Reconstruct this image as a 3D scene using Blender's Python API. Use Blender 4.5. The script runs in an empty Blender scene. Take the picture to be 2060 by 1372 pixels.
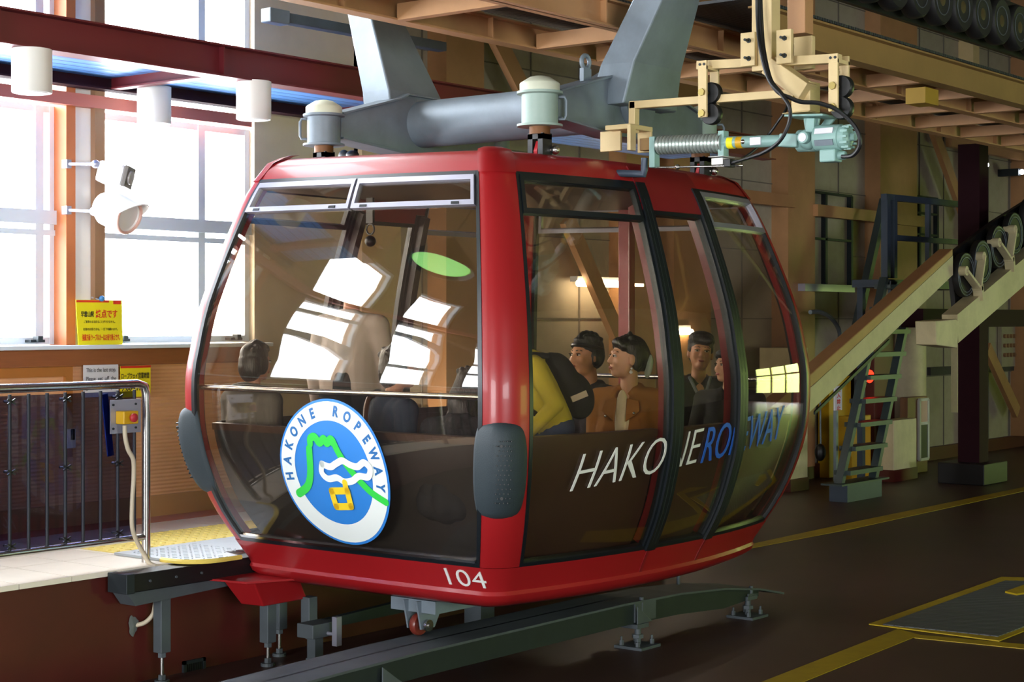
import bpy, bmesh, math, random
from mathutils import Vector, Matrix, Euler
random.seed(7)
# ---------------------------------------------------------------- camera, world, light
# World frame: X = travel direction of the ropeway, Y = towards the platform, Z = 0 at platform level.
EYE = 1.48
FX = 3400.0
A = math.radians(38.1)
FW = (math.cos(A), math.sin(A)); RT = (math.sin(A), -math.cos(A))
cam = bpy.data.cameras.new('camera'); cam.sensor_width = 36; cam.lens = FX/2060*36
cam.shift_y = -41/2060; cam.clip_start = .1; cam.clip_end = 300
co = bpy.data.objects.new('camera', cam); bpy.context.scene.collection.objects.link(co)
co.location = (0, 0, EYE); co.rotation_euler = (math.pi/2, 0, A-math.pi/2)
sc = bpy.context.scene; sc.camera = co
sc.view_settings.view_transform = 'Standard'; sc.view_settings.look = 'None'
sc.view_settings.gamma = 1; sc.view_settings.use_curve_mapping = False
sc.view_settings.exposure = 0.0
w = bpy.data.worlds.new('overcast_sky'); sc.world = w; w.use_nodes = True
bgn = w.node_tree.nodes['Background']; bgn.inputs['Color'].default_value = (.95, .98, 1.0, 1)
bgn.inputs['Strength'].default_value = 26.0
w.cycles.sampling_method = 'AUTOMATIC'
sc.cycles.max_bounces = 8; sc.cycles.transparent_max_bounces = 24; sc.cycles.diffuse_bounces = 5
sc.cycles.glossy_bounces = 4; sc.cycles.caustics_reflective = False; sc.cycles.caustics_refractive = False
sc.cycles.sample_clamp_indirect = 6; sc.cycles.use_denoising = True

def portal(name, loc, rot, sx, sy):
    l = bpy.data.lights.new(name, 'AREA'); l.shape = 'RECTANGLE'; l.size = sx; l.size_y = sy
    l.cycles.is_portal = True
    o = bpy.data.objects.new(name, l); sc.collection.objects.link(o)
    o.location = loc; o.rotation_euler = rot
portal('window_daylight', (2.2, 10.25, 3.9), (math.radians(-90), 0, 0), 14.6, 5.3)
portal('added_side_daylight', (-2, -7.9, 2.2), (math.radians(90), 0, 0), 8, 2.4)  # out-of-view wall opening, added for more neutral sky light
portal('end_daylight', (-8.7, 4, 1.5), (math.radians(90), 0, math.radians(-90)), 6, 4.4)
portal('added_bay_daylight', (12.75, -7.9, .9), (math.radians(90), 0, 0), 3.5, 2.4)  # opening added out of view to brighten the sloping conveyor
portal('far_daylight', (33.9, -.5, 1.1), (math.radians(90), 0, math.radians(90)), 6, 2.6)

# ---------------------------------------------------------------- helpers
def V3(p): return Vector(p)
def ray(x, y):
    s = (x-1030)/FX
    return (FW[0]+s*RT[0], FW[1]+s*RT[1], (645-y)/FX)
def onZ(x, y, z):
    r = ray(x, y); t = (z-EYE)/r[2]; return Vector((r[0]*t, r[1]*t, z))
def onV(x, y, v):
    r = ray(x, y); t = v/r[1]; return Vector((r[0]*t, v, EYE+r[2]*t))
def onU(x, y, u):
    r = ray(x, y); t = u/r[0]; return Vector((u, r[1]*t, EYE+r[2]*t))

def lin(h):
    if isinstance(h, str):
        h = h.lstrip('#'); c = [int(h[i:i+2], 16)/255 for i in (0, 2, 4)]
        return tuple((v/12.92 if v <= .04045 else ((v+.055)/1.055)**2.4) for v in c)
    return h
MATS = {}
def mat(name, col, rough=.5, metal=0, noise=.12, scale=6, bump=0, bscale=40, emit=None, estr=0, coat=0, spec=.5, stretch=(1, 1, 1), dirt=0):
    if name in MATS: return MATS[name]
    m = bpy.data.materials.new(name); m.use_nodes = True; nt = m.node_tree; N = nt.nodes; L = nt.links
    b = N['Principled BSDF']; c = lin(col)
    b.inputs['Roughness'].default_value = rough; b.inputs['Metallic'].default_value = metal
    b.inputs['Coat Weight'].default_value = coat; b.inputs['Coat Roughness'].default_value = .06
    b.inputs['Specular IOR Level'].default_value = spec
    tc = N.new('ShaderNodeTexCoord'); mp = N.new('ShaderNodeMapping'); mp.inputs['Scale'].default_value = stretch
    L.new(tc.outputs['Object'], mp.inputs['Vector'])
    nz = N.new('ShaderNodeTexNoise'); nz.inputs['Scale'].default_value = scale; nz.inputs['Detail'].default_value = 5
    L.new(mp.outputs[0], nz.inputs['Vector'])
    mx = N.new('ShaderNodeMix'); mx.data_type = 'RGBA'
    mx.inputs['A'].default_value = tuple(v*(1-noise) for v in c)+(1,)
    mx.inputs['B'].default_value = tuple(min(1, v*(1+noise)) for v in c)+(1,)
    L.new(nz.outputs['Fac'], mx.inputs['Factor'])
    out = mx.outputs['Result']
    if dirt:
        n2 = N.new('ShaderNodeTexNoise'); n2.inputs['Scale'].default_value = scale*.35; n2.inputs['Detail'].default_value = 8
        n2.inputs['Roughness'].default_value = .7; L.new(mp.outputs[0], n2.inputs['Vector'])
        rp = N.new('ShaderNodeValToRGB'); rp.color_ramp.elements[0].position = .42; rp.color_ramp.elements[1].position = .7
        L.new(n2.outputs['Fac'], rp.inputs[0])
        m2 = N.new('ShaderNodeMix'); m2.data_type = 'RGBA'; m2.blend_type = 'MULTIPLY'
        ml = N.new('ShaderNodeMath'); ml.operation = 'MULTIPLY'; ml.inputs[1].default_value = dirt
        L.new(rp.outputs[0], ml.inputs[0]); L.new(ml.outputs[0], m2.inputs['Factor'])
        L.new(out, m2.inputs['A']); m2.inputs['B'].default_value = (.3, .25, .2, 1); out = m2.outputs['Result']
    L.new(out, b.inputs['Base Color'])
    if bump:
        n3 = N.new('ShaderNodeTexNoise'); n3.inputs['Scale'].default_value = bscale; n3.inputs['Detail'].default_value = 3
        L.new(mp.outputs[0], n3.inputs['Vector'])
        bp = N.new('ShaderNodeBump'); bp.inputs['Strength'].default_value = bump; bp.inputs['Distance'].default_value = .01
        L.new(n3.outputs['Fac'], bp.inputs['Height']); L.new(bp.outputs[0], b.inputs['Normal'])
    if emit:
        b.inputs['Emission Color'].default_value = lin(emit)+(1,); b.inputs['Emission Strength'].default_value = estr
    MATS[name] = m; return m
def glass(name, tint, ior=1.5, refl=1.0, rough=.0, mist=0):
    m = bpy.data.materials.new(name); m.use_nodes = True; nt = m.node_tree; N = nt.nodes; L = nt.links
    N.remove(N['Principled BSDF']); o = N['Material Output']
    tr = N.new('ShaderNodeBsdfTransparent'); tr.inputs[0].default_value = tint+(1,)
    gl = N.new('ShaderNodeBsdfGlossy'); gl.inputs['Roughness'].default_value = rough; gl.inputs[0].default_value = (refl,)*3+(1,)
    ge = N.new('ShaderNodeNewGeometry'); dt = N.new('ShaderNodeVectorMath'); dt.operation = 'DOT_PRODUCT'
    L.new(ge.outputs['Normal'], dt.inputs[0]); L.new(ge.outputs['Incoming'], dt.inputs[1])
    ab = N.new('ShaderNodeMath'); ab.operation = 'ABSOLUTE'; L.new(dt.outputs['Value'], ab.inputs[0])
    om = N.new('ShaderNodeMath'); om.operation = 'SUBTRACT'; om.inputs[0].default_value = 1; L.new(ab.outputs[0], om.inputs[1])
    pw = N.new('ShaderNodeMath'); pw.operation = 'POWER'; pw.inputs[1].default_value = 5; L.new(om.outputs[0], pw.inputs[0])
    r0 = ((ior-1)/(ior+1))**2
    fr = N.new('ShaderNodeMath'); fr.operation = 'MULTIPLY_ADD'; fr.inputs[1].default_value = 1-r0; fr.inputs[2].default_value = r0; L.new(pw.outputs[0], fr.inputs[0])
    ms = N.new('ShaderNodeMixShader'); L.new(fr.outputs[0], ms.inputs[0]); L.new(tr.outputs[0], ms.inputs[1]); L.new(gl.outputs[0], ms.inputs[2])
    fin = ms
    if mist:
        df = N.new('ShaderNodeBsdfDiffuse'); df.inputs[0].default_value = (.6, .6, .58, 1)
        tc = N.new('ShaderNodeTexCoord'); nz = N.new('ShaderNodeTexNoise'); nz.inputs['Scale'].default_value = 2.5; nz.inputs['Detail'].default_value = 8
        L.new(tc.outputs['Object'], nz.inputs['Vector'])
        mu = N.new('ShaderNodeMath'); mu.operation = 'MULTIPLY'; mu.inputs[1].default_value = mist*2; L.new(nz.outputs['Fac'], mu.inputs[0])
        m2 = N.new('ShaderNodeMixShader'); L.new(mu.outputs[0], m2.inputs[0]); L.new(ms.outputs[0], m2.inputs[1]); L.new(df.outputs[0], m2.inputs[2]); fin = m2
    L.new(fin.outputs[0], o.inputs['Surface']); MATS[name] = m; return m
def ribbed(name, col, axis='Z', scale=20, rough=.5, bump=.4, col2=None, prof='SIN', noise=.1):
    m = mat(name, col, rough, noise=noise); N = m.node_tree.nodes; L = m.node_tree.links; b = N['Principled BSDF']
    tc = [n for n in N if n.type == 'TEX_COORD'][0]
    wv = N.new('ShaderNodeTexWave'); wv.bands_direction = axis; wv.inputs['Scale'].default_value = scale; wv.wave_profile = prof
    L.new(tc.outputs['Object'], wv.inputs['Vector'])
    bp = N.new('ShaderNodeBump'); bp.inputs['Strength'].default_value = bump; bp.inputs['Distance'].default_value = .01
    L.new(wv.outputs['Fac'], bp.inputs['Height']); L.new(bp.outputs[0], b.inputs['Normal'])
    if col2:
        src = b.inputs['Base Color'].links[0].from_socket
        mx = N.new('ShaderNodeMix'); mx.data_type = 'RGBA'; L.new(src, mx.inputs['A']); mx.inputs['B'].default_value = lin(col2)+(1,)
        gt = N.new('ShaderNodeMath'); gt.operation = 'LESS_THAN'; gt.inputs[1].default_value = .06
        L.new(wv.outputs['Fac'], gt.inputs[0]); L.new(gt.outputs[0], mx.inputs['Factor']); L.new(mx.outputs['Result'], b.inputs['Base Color'])
    return m

WL = {}
def thing(name, label, cat, loc=(0, 0, 0), group=None):
    o = bpy.data.objects.new(name, None); sc.collection.objects.link(o); o.location = loc; o.empty_display_size = .1
    o['label'] = label; o['category'] = cat
    if group: o['group'] = group
    WL[o.name] = Vector(loc); return o
def tag(o, label, cat, group=None, kind=None):
    o['label'] = label; o['category'] = cat
    if group: o['group'] = group
    if kind: o['kind'] = kind
    return o
def dup(root, loc, label=None, group=None, rotz=None):
    r = root.copy(); sc.collection.objects.link(r); r.location = loc
    if rotz is not None: r.rotation_euler = (0, 0, rotz)
    if label: r['label'] = label
    if group: r['group'] = group
    for ch in list(root.children):
        c = ch.copy(); sc.collection.objects.link(c); c.parent = r
        for g in list(ch.children):
            d = g.copy(); sc.collection.objects.link(d); d.parent = c
    WL[r.name] = Vector(loc); return r

class MB:
    def __init__(s): s.v = []; s.f = []
    def add(s, vs, fs):
        n = len(s.v); s.v += [Vector(p) for p in vs]; s.f += [tuple(i+n for i in f) for f in fs]; return s
    def box(s, a, b, rot=None, pivot=None):
        x0, y0, z0 = a; x1, y1, z1 = b
        vs = [Vector(p) for p in ((x0,y0,z0),(x1,y0,z0),(x1,y1,z0),(x0,y1,z0),(x0,y0,z1),(x1,y0,z1),(x1,y1,z1),(x0,y1,z1))]
        if rot is not None:
            pv = Vector(pivot) if pivot else (Vector(a)+Vector(b))/2
            M = rot if isinstance(rot, Matrix) else Euler(rot).to_matrix()
            vs = [pv+M@(p-pv) for p in vs]
        return s.add(vs, [(0,3,2,1),(4,5,6,7),(0,1,5,4),(1,2,6,5),(2,3,7,6),(3,0,4,7)])
    def beam(s, p, q, wd, ht, up=(0, 0, 1)):
        p = Vector(p); q = Vector(q); d = (q-p).normalized(); up = Vector(up)
        sd = d.cross(up)
        if sd.length < 1e-4: sd = d.cross(Vector((1, 0, 0)))
        sd.normalize(); u2 = sd.cross(d).normalized(); a = sd*wd/2; b = u2*ht/2
        return s.add([p-a-b, p+a-b, p+a+b, p-a+b, q-a-b, q+a-b, q+a+b, q-a+b], [(0,3,2,1),(4,5,6,7),(0,1,5,4),(1,2,6,5),(2,3,7,6),(3,0,4,7)][::1])
    def ibeam(s, p, q, wd, ht, tf=.012, tw=.009, up=(0, 0, 1)):
        p = Vector(p); q = Vector(q); upv = Vector(up)
        d = (q-p).normalized(); sd = d.cross(upv).normalized(); u2 = sd.cross(d).normalized()
        s.beam(p+u2*(ht/2-tf/2), q+u2*(ht/2-tf/2), wd, tf, up); s.beam(p-u2*(ht/2-tf/2), q-u2*(ht/2-tf/2), wd, tf, up)
        return s.beam(p, q, tw, ht-2*tf, up)
    def cyl(s, p, q, r0, r1=None, n=20, caps=True):
        p = Vector(p); q = Vector(q); r1 = r0 if r1 is None else r1
        d = (q-p).normalized(); a = d.orthogonal().normalized(); b = d.cross(a); vs = []
        for c, r in ((p, r0), (q, r1)):
            for i in range(n):
                t = 2*math.pi*i/n; vs.append(c+a*math.cos(t)*r+b*math.sin(t)*r)
        fs = [(i, (i+1) % n, n+(i+1) % n, n+i) for i in range(n)]
        if caps: fs += [tuple(range(n))[::-1], tuple(range(n, 2*n))]
        return s.add(vs, fs)
    def lathe(s, prof, c=(0, 0, 0), ax=(0, 0, 1), n=28):
        c = Vector(c); d = Vector(ax).normalized(); a = d.orthogonal().normalized(); b = d.cross(a); vs = []; m = len(prof)
        for r, h in prof:
            for i in range(n):
                t = 2*math.pi*i/n; vs.append(c+d*h+a*math.cos(t)*r+b*math.sin(t)*r)
        fs = []
        for j in range(m-1):
            for i in range(n):
                k = (i+1) % n; fs.append((j*n+i, j*n+k, (j+1)*n+k, (j+1)*n+i))
        fs += [tuple(range(n))[::-1], tuple(range((m-1)*n, m*n))]
        return s.add(vs, fs)
    def tube(s, path, r, n=10, closed=False):
        P = [Vector(p) for p in path]; m = len(P); vs = []; up = None
        for i, p in enumerate(P):
            if closed: d = P[(i+1) % m]-P[i-1]
            else: d = P[min(i+1, m-1)]-P[max(i-1, 0)]
            d.normalize()
            if up is None: a = d.orthogonal().normalized()
            else: a = (up-d*up.dot(d)).normalized()
            up = a; b = d.cross(a); rr = r[i] if isinstance(r, (list, tuple)) else r
            for k in range(n):
                t = 2*math.pi*k/n; vs.append(p+a*math.cos(t)*rr+b*math.sin(t)*rr)
        fs = []
        for j in range(m if closed else m-1):
            j2 = (j+1) % m
            for k in range(n): fs.append((j*n+k, j*n+(k+1) % n, j2*n+(k+1) % n, j2*n+k))
        if not closed: fs += [tuple(range(n))[::-1], tuple(range((m-1)*n, m*n))]
        return s.add(vs, fs)
    def prism(s, poly, off):
        off = Vector(off); n = len(poly); P = [Vector(p) for p in poly]
        return s.add(P+[p+off for p in P], [tuple(range(n))[::-1], tuple(range(n, 2*n))]+[(i, (i+1) % n, n+(i+1) % n, n+i) for i in range(n)])
    def sphere(s, c, r, n=16, m=10):
        c = Vector(c); r = Vector(r) if hasattr(r, '__len__') else Vector((r, r, r)); vs = [c+Vector((0, 0, r.z))]
        for j in range(1, m):
            ph = math.pi*j/m
            for i in range(n):
                t = 2*math.pi*i/n; vs.append(c+Vector((r.x*math.sin(ph)*math.cos(t), r.y*math.sin(ph)*math.sin(t), r.z*math.cos(ph))))
        vs.append(c-Vector((0, 0, r.z))); fs = [(0, 1+i, 1+(i+1) % n) for i in range(n)]
        for j in range(m-2):
            for i in range(n): k = (i+1) % n; fs.append((1+j*n+i, 1+(j+1)*n+i, 1+(j+1)*n+k, 1+j*n+k))
        L0 = 1+(m-2)*n; fs += [(L0+i, len(vs)-1, L0+(i+1) % n) for i in range(n)]
        return s.add(vs, fs)
    def build(s, name, m, parent=None, smooth=False, bevel=0, fixn=True):
        off = Vector((0, 0, 0)); q = parent
        while q is not None:
            if q.type == 'EMPTY': off += q.location
            q = q.parent
        me = bpy.data.meshes.new(name); me.from_pydata([p-off for p in s.v], [], s.f); me.update()
        if fixn:
            b = bmesh.new(); b.from_mesh(me); bmesh.ops.recalc_face_normals(b, faces=b.faces); b.to_mesh(me); b.free()
        o = bpy.data.objects.new(name, me); sc.collection.objects.link(o); me.materials.append(m)
        if parent is not None: o.parent = parent
        if smooth:
            for p in me.polygons: p.use_smooth = True
            sharp(me)
        if bevel:
            md = o.modifiers.new('bevel', 'BEVEL'); md.width = bevel; md.segments = 2; md.limit_method = 'ANGLE'; md.angle_limit = .7
        return o
def sharp(me, ang=.7):
    b = bmesh.new(); b.from_mesh(me)
    for e in b.edges:
        if len(e.link_faces) == 2 and e.calc_face_angle(0) > ang: e.smooth = False
    b.to_mesh(me); b.free()
def arc(c, r, a0, a1, n, ax='xz'):
    out = []
    for i in range(n+1):
        t = a0+(a1-a0)*i/n; x, y = r*math.cos(t), r*math.sin(t)
        out.append(Vector(c)+(Vector((x, 0, y)) if ax == 'xz' else Vector((x, y, 0)) if ax == 'xy' else Vector((0, x, y))))
    return out
def spline(pts, n=8):
    P = [Vector(p) for p in pts]; out = []
    for i in range(len(P)-1):
        p0 = P[max(i-1, 0)]; p1 = P[i]; p2 = P[i+1]; p3 = P[min(i+2, len(P)-1)]
        for k in range(n):
            t = k/n; out.append(.5*((2*p1)+(p2-p0)*t+(2*p0-5*p1+4*p2-p3)*t*t+(3*p1-p0-3*p2+p3)*t**3))
    out.append(P[-1]); return out
def text_mb(s, size=1, shear=0, offset=0, spacing=1, align='LEFT', stretch=1.0, mapf=None, cuts=0, depth=.002):
    """lettering as a mesh: mapf((x,y,d)) places each letter point on its surface"""
    cu = bpy.data.curves.new('t', 'FONT'); cu.body = s; cu.size = size; cu.shear = shear; cu.offset = offset
    cu.space_character = spacing; cu.align_x = align; cu.extrude = depth; cu.resolution_u = 4
    o = bpy.data.objects.new('t', cu); sc.collection.objects.link(o)
    dg = bpy.context.evaluated_depsgraph_get(); dg.update()
    me = bpy.data.meshes.new_from_object(o.evaluated_get(dg)); bpy.data.objects.remove(o)
    b = bmesh.new(); b.from_mesh(me)
    if cuts:
        xs = [v.co.x for v in b.verts]; ys = [v.co.y for v in b.verts]
        for ax, lo, hi in ((0, min(xs), max(xs)), (1, min(ys), max(ys))):
            k = lo+cuts
            while k < hi:
                no = (1, 0, 0) if ax == 0 else (0, 1, 0); c = (k, 0, 0) if ax == 0 else (0, k, 0)
                bmesh.ops.bisect_plane(b, geom=b.verts[:]+b.edges[:]+b.faces[:], plane_co=c, plane_no=no); k += cuts
    mb = MB(); b.verts.ensure_lookup_table()
    for v in b.verts: v.co.x *= stretch
    vs = [mapf(v.co) if mapf else v.co.copy() for v in b.verts]
    fs = [tuple(v.index for v in f.verts) for f in b.faces]; b.free()
    return mb.add(vs, fs)

# ---------------------------------------------------------------- materials
M = {}
M['red'] = mat('gondola_red_paint', '#90171b', .36, coat=.15, spec=.4, noise=.06, scale=3)
M['reddark'] = mat('gondola_roof_paint', '#7a161c', .38, coat=.3, noise=.12, scale=3)
M['rubber'] = mat('black_rubber_gasket', '#10161a', .35, noise=.2)
M['alu'] = mat('brushed_aluminium', '#a9a9b8', .38, .7, noise=.08)
M['bumper'] = mat('grey_rubber_bumper', '#2b353a', .6, spec=.35, noise=.08, bump=.15, bscale=160)
M['brownpanel'] = mat('brown_inner_panel', '#4a3628', .42, .2, noise=.15)
M['darkpanel'] = mat('dark_inner_panel', '#2b2928', .5, noise=.15)
M['steel'] = mat('galvanised_steel', '#75818b', .5, .25, noise=.22, scale=5, dirt=.3)
M['steelpit'] = mat('dull_pit_steel', '#4c5358', .6, .2, noise=.25, dirt=.3)
M['steeldark'] = mat('dark_steel', '#2b3236', .5, .5, noise=.2, dirt=.2)
M['steelbright'] = mat('stainless_steel', '#c8c6c2', .22, 1, noise=.05)
M['whitecap'] = mat('aged_white_cap', '#c9cdb8', .5, noise=.12, dirt=.2)
M['brass'] = mat('rusty_brown_neck', '#6b4420', .55, .3, noise=.3)
M['black'] = mat('black_plastic', '#0c0d0f', .45, noise=.2)
M['tyre'] = mat('black_tyre_rubber', '#0b0b0c', .6, noise=.3)
M['redplastic'] = mat('red_lever', '#b02a30', .4)
M['cream'] = mat('cream_yellow_paint', '#cfb886', .5, noise=.08, dirt=.12)
M['creamg'] = mat('cream_conveyor_paint', '#d2c8a0', .55, noise=.08, dirt=.3)
M['teal'] = mat('blue_green_machine_paint', '#86aaa4', .38, noise=.06, dirt=.12)
M['spring'] = mat('zinc_bellows', '#a9b4ae', .35, .6, noise=.1)
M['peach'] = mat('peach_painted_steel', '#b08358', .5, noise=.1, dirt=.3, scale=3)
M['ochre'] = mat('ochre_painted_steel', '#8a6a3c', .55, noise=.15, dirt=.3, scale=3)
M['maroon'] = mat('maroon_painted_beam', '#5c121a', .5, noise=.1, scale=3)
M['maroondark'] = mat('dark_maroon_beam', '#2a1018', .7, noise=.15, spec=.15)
M['blue'] = ribbed('blue_soffit_boards', '#5a8ac8', 'Y', 2.4, .35, .3, '#2a4a88')
M['white'] = mat('white_paint', '#d9d9d4', .5, noise=.04)
M['whitem'] = mat('white_metal', '#e4e4e2', .35, noise=.04)
M['frame'] = mat('window_frame_grey', '#dfe8f0', .4, 0, noise=.05)
M['orange'] = mat('orange_painted_steel', '#b5673a', .5, noise=.08)
M['orangelt'] = mat('salmon_painted_rail', '#b86a5e', .5, noise=.06)
M['woodrail'] = mat('brown_wood_rail', '#8c5330', .4, noise=.2, scale=4, stretch=(1, 6, 12))
M['column'] = mat('tan_column_paint', '#8f6a4c', .5, noise=.08, dirt=.15)
M['wallbeige'] = mat('beige_wall_paint', '#d2c1a6', .8, noise=.04, dirt=.12, bump=.05)
M['wainscot'] = ribbed('orange_ribbed_cladding', '#e2aa7c', 'Z', 11, .55, .5)
M['panelwall'] = mat('grey_beige_wall_board', '#a39a86', .8, noise=.06, dirt=.25)
M['redwall'] = mat('red_brown_pit_paint', '#4c160f', .5, noise=.18, scale=3, dirt=.3)
M['tile'] = mat('pale_platform_tile', '#e6dccb', .35, noise=.1)
M['tactile'] = mat('yellow_tactile_tile', '#e6cc62', .5, noise=.1)
M['checker'] = mat('grey_tread_plate', '#b4babe', .4, .3, noise=.15)
M['terra'] = mat('terracotta_tile', '#b5735a', .5, noise=.1)
M['floor'] = mat('red_brown_painted_floor', '#48302a', .45, noise=.25, scale=1.2, dirt=.5, bump=.04)
M['yellow'] = mat('yellow_floor_paint', '#b89a10', .5, noise=.15, dirt=.45, scale=5)
M['yellowbox'] = mat('yellow_cabinet_paint', '#c79a18', .4, noise=.08)
M['signyellow'] = mat('yellow_sign_paper', '#f2e21a', .5, noise=.02)
M['signred'] = mat('red_print', '#d8341c', .5, noise=.02)
M['signblack'] = mat('black_print', '#1c1a18', .5, noise=.02)
M['paper'] = mat('white_paper', '#dcdce4', .6, noise=.03)
M['ladder'] = mat('grey_green_ladder_paint', '#3c4a4c', .45, .2, noise=.15, dirt=.2)
M['bluegrey'] = mat('blue_grey_frame_paint', '#3b4756', .45, .2, noise=.15)
M['concrete'] = mat('dark_concrete', '#3c3a38', .8, noise=.2, bump=.1)
M['ceiling'] = mat('dark_ceiling_paint', '#4c4236', .8, noise=.2)
M['grass'] = mat('hillside_grass', '#96b050', .9, noise=.5, scale=.6)
M['logoblue'] = mat('emblem_blue', '#2f7fd0', .4, noise=.02)
M['logowhite'] = mat('emblem_white', '#e6ece8', .4, noise=.02)
M['logogreen'] = mat('emblem_green', '#35cf4c', .4, noise=.02)
M['logoyellow'] = mat('emblem_yellow', '#f0cd2a', .4, noise=.02)
M['txtwhite'] = mat('white_lettering', '#d4d4d0', .4, noise=.02)
M['txtblue'] = mat('blue_lettering', '#1e55b4', .4, noise=.02)
M['tube'] = mat('fluorescent_tube', '#ffffff', .4, emit='#fff4dc', estr=30)
M['redlamp'] = mat('red_signal_lens', '#ff2010', .4, emit='#ff2412', estr=6)
M['spot'] = mat('distant_lamp_glass', '#ffffff', .4, emit='#f4f6ff', estr=14)
M['greenlamp'] = mat('green_tinted_lamp_lens', '#b8ffb0', .4, emit='#9cff88', estr=5)
M['cable'] = mat('black_cable_sheath', '#0e1012', .4, noise=.2)
M['conduit'] = mat('cream_conduit', '#b9ac94', .5, noise=.05)
glass('gondola_window_glass', (.90, .86, .80), 1.6, 1.0, 0, .004)
glass('building_window_glass', (.97, .98, 1.0), 1.45, .8)
glass('smoked_acrylic_panel', (.38, .39, .54), 1.45, .5)
M['grating'] = ribbed('steel_grating', '#23262a', 'X', 9, .5, .6, '#08090a')
# ================================================================ THE SETTING
def struct(name, mb, m, **k):
    o = mb.build(name, m, **k)
    if o.parent is None: o['kind'] = 'structure'
    return o
FLZ = -.70
struct('floor', MB().box((-9, -8, FLZ-.2), (34, 8.3, FLZ)), M['floor'])
struct('floor_back', MB().box((12.5, 8.3, FLZ-.2), (34, 11.6, FLZ)), M['floor'])
# platform slab with its red-brown pit face
pf = struct('floor_platform', MB().box((-9, 8.07, FLZ), (12.5, 10.3, -.03)), M['redwall'])
tl = MB(); random.seed(3)
for i in range(56):
    for j in range(3):
        u = -9+i*.36; v0 = 8.03+j*.56; v1 = 8.03+(j+1)*.56
        if u > 12.1: continue
        tl.box((u+.003, v0+.003, -.03), (u+.357, v1-.003, 0))
tiles = struct('floor_platform_tiles', tl, M['tile'])
tr = MB().box((-9, 9.71, -.03), (12.5, 10.04, .001)); struct('floor_terracotta_strip', tr, M['terra'])
# tactile paving strip
tp = MB().box((6.9, 8.62, 0), (12.4, 9.22, .004))
for i in range(60):
    for j in range(7):
        tp.cyl((6.95+i*.09, 8.66+j*.088, .004), (6.95+i*.09, 8.66+j*.088, .009), .022, .016, 8)
tag(tp.build('tactile_paving', M['tactile']), 'yellow dotted tactile paving strip on the platform behind the gondola', 'tactile paving')
# rounded boarding plate
bp = thing('boarding_plate', 'grey tread boarding plate with yellow edge beside the railing end post', 'boarding plate', (7, 7.95, 0))
poly = [(6.84, 8.1, 0)]+[(6.84+.22-.22*math.cos(t), 8.0-.20*math.sin(t), 0) for t in [i*math.pi/2/8 for i in range(9)]]+[(7.22, 7.8, 0), (7.3, 8.03, 0), (12, 8.03, 0), (12, 8.55, 0), (6.84, 8.55, 0)]
pm_ = MB().prism([(a, b, .002) for a, b, c in poly], (0, 0, .016))
eg = [Vector((a, b, .012)) for a, b, c in poly[:11]]
MB().tube(eg, .016, 6).build('edge_strip', M['tactile'], bp)
td = pm_
for i in range(12):
    for j in range(12):
        x = 6.9+i*.045; y = 7.84+j*.055
        if x < 6.98 and y < 7.95: continue
        if x > 7.16 and y < 8.0: continue
        td.box((x, y, .018), (x+.03, y+.006, .022), rot=(0, 0, .7 if (i+j) % 2 else -.7))
td.build('plate', M['checker'], bp)

# --- platform side wall
COLS = [7.75, 5.55]
wl = MB()
wl.box((-9, 10.04, -.03), (10.65, 10.3, 1.22))                       # under the windows
wl.box((9.44, 10.04, 1.22), (10.65, 10.3, 7.5))
wl.box((-9, 10.04, 6.6), (9.44, 10.3, 7.5)); wl
struct('wall_left', wl, M['wallbeige'])
wn = MB().box((-9, 10.02, .16), (9.44, 10.045, 1.18)); struct('wall_left_cladding', wn, M['wainscot'])
struct('baseboard_left', MB().box((-9, 10.0, 0), (9.6, 10.05, .16)), mat('tan_skirting', '#b98a5c', .6, noise=.05))
struct('trim_1', MB().box((-9, 9.96, 1.15), (9.44, 10.06, 1.275)), M['woodrail'], bevel=.01)
struct('trim_2', MB().box((-9, 9.84, 1.275), (9.46, 10.2, 1.305)), M['frame'], bevel=.006)
struct('trim_3', MB().box((4.0, 9.99, 1.08), (7.62, 10.03, 1.15)).box((7.56, 9.99, .5), (7.62, 10.03, 1.08)), mat('tan_panel_edge', '#a86a2e', .5))
for k, cu_ in enumerate(COLS):
    c = struct('trim_%d' % (4+k), MB().box((cu_-.21, 9.96, 1.305), (cu_-.13, 10.2, 7)), M['orange'])
    struct('trim_%d' % (20+k), MB().box((cu_-.13, 9.99, 1.305), (cu_+.06, 10.3, 7)), mat('bright_white_post', '#f4f2ea', .5, noise=.02))
    struct('trim_%d' % (30+k), MB().box((cu_+.02, 9.93, 1.305), (cu_+.11, 9.98, 7)), M['column'])
def window(n, u0, u1, mull, zrows, trans=None):
    f = MB(); fw = .05
    for z0, z1 in zrows:
        f.box((u0, 10.1, z0), (u0+fw, 10.17, z1)); f.box((u1-fw, 10.1, z0), (u1, 10.17, z1))
        f.box((u0+fw, 10.102, z0), (u1-fw, 10.168, z0+fw)); f.box((u0+fw, 10.102, z1-fw), (u1-fw, 10.168, z1))
        for m_ in mull: f.box((m_-.035, 10.092, z0+.001), (m_+.035, 10.166, z1-.001))
    if trans:
        f.box((u0+.002, 10.07, trans-.05), (u1-.002, 10.164, trans+.05)); f.box((u0+.003, 10.088, trans-.13), (u1-.003, 10.162, trans-.09))
    o = struct('window_%d' % n, f, M['frame'])
    g = MB().box((u0+.01, 10.13, zrows[0][0]), (u1-.01, 10.136, zrows[-1][1])); g.build('window_pane', MATS['building_window_glass'], o)
    for hx in ([u0+.25, u1-.2] if n < 3 else []):
        MB().box((hx-.06, 10.03, 1.325), (hx+.06, 10.1, 1.345)).box((hx-.02, 10.0, 1.33), (hx+.02, 10.06, 1.37)).build('window_latch', M['steeldark'], o)
    return o
window(1, 7.86, 9.44, [8.93], [(1.31, 3.02), (3.3, 6.6)], 2.22)
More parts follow.
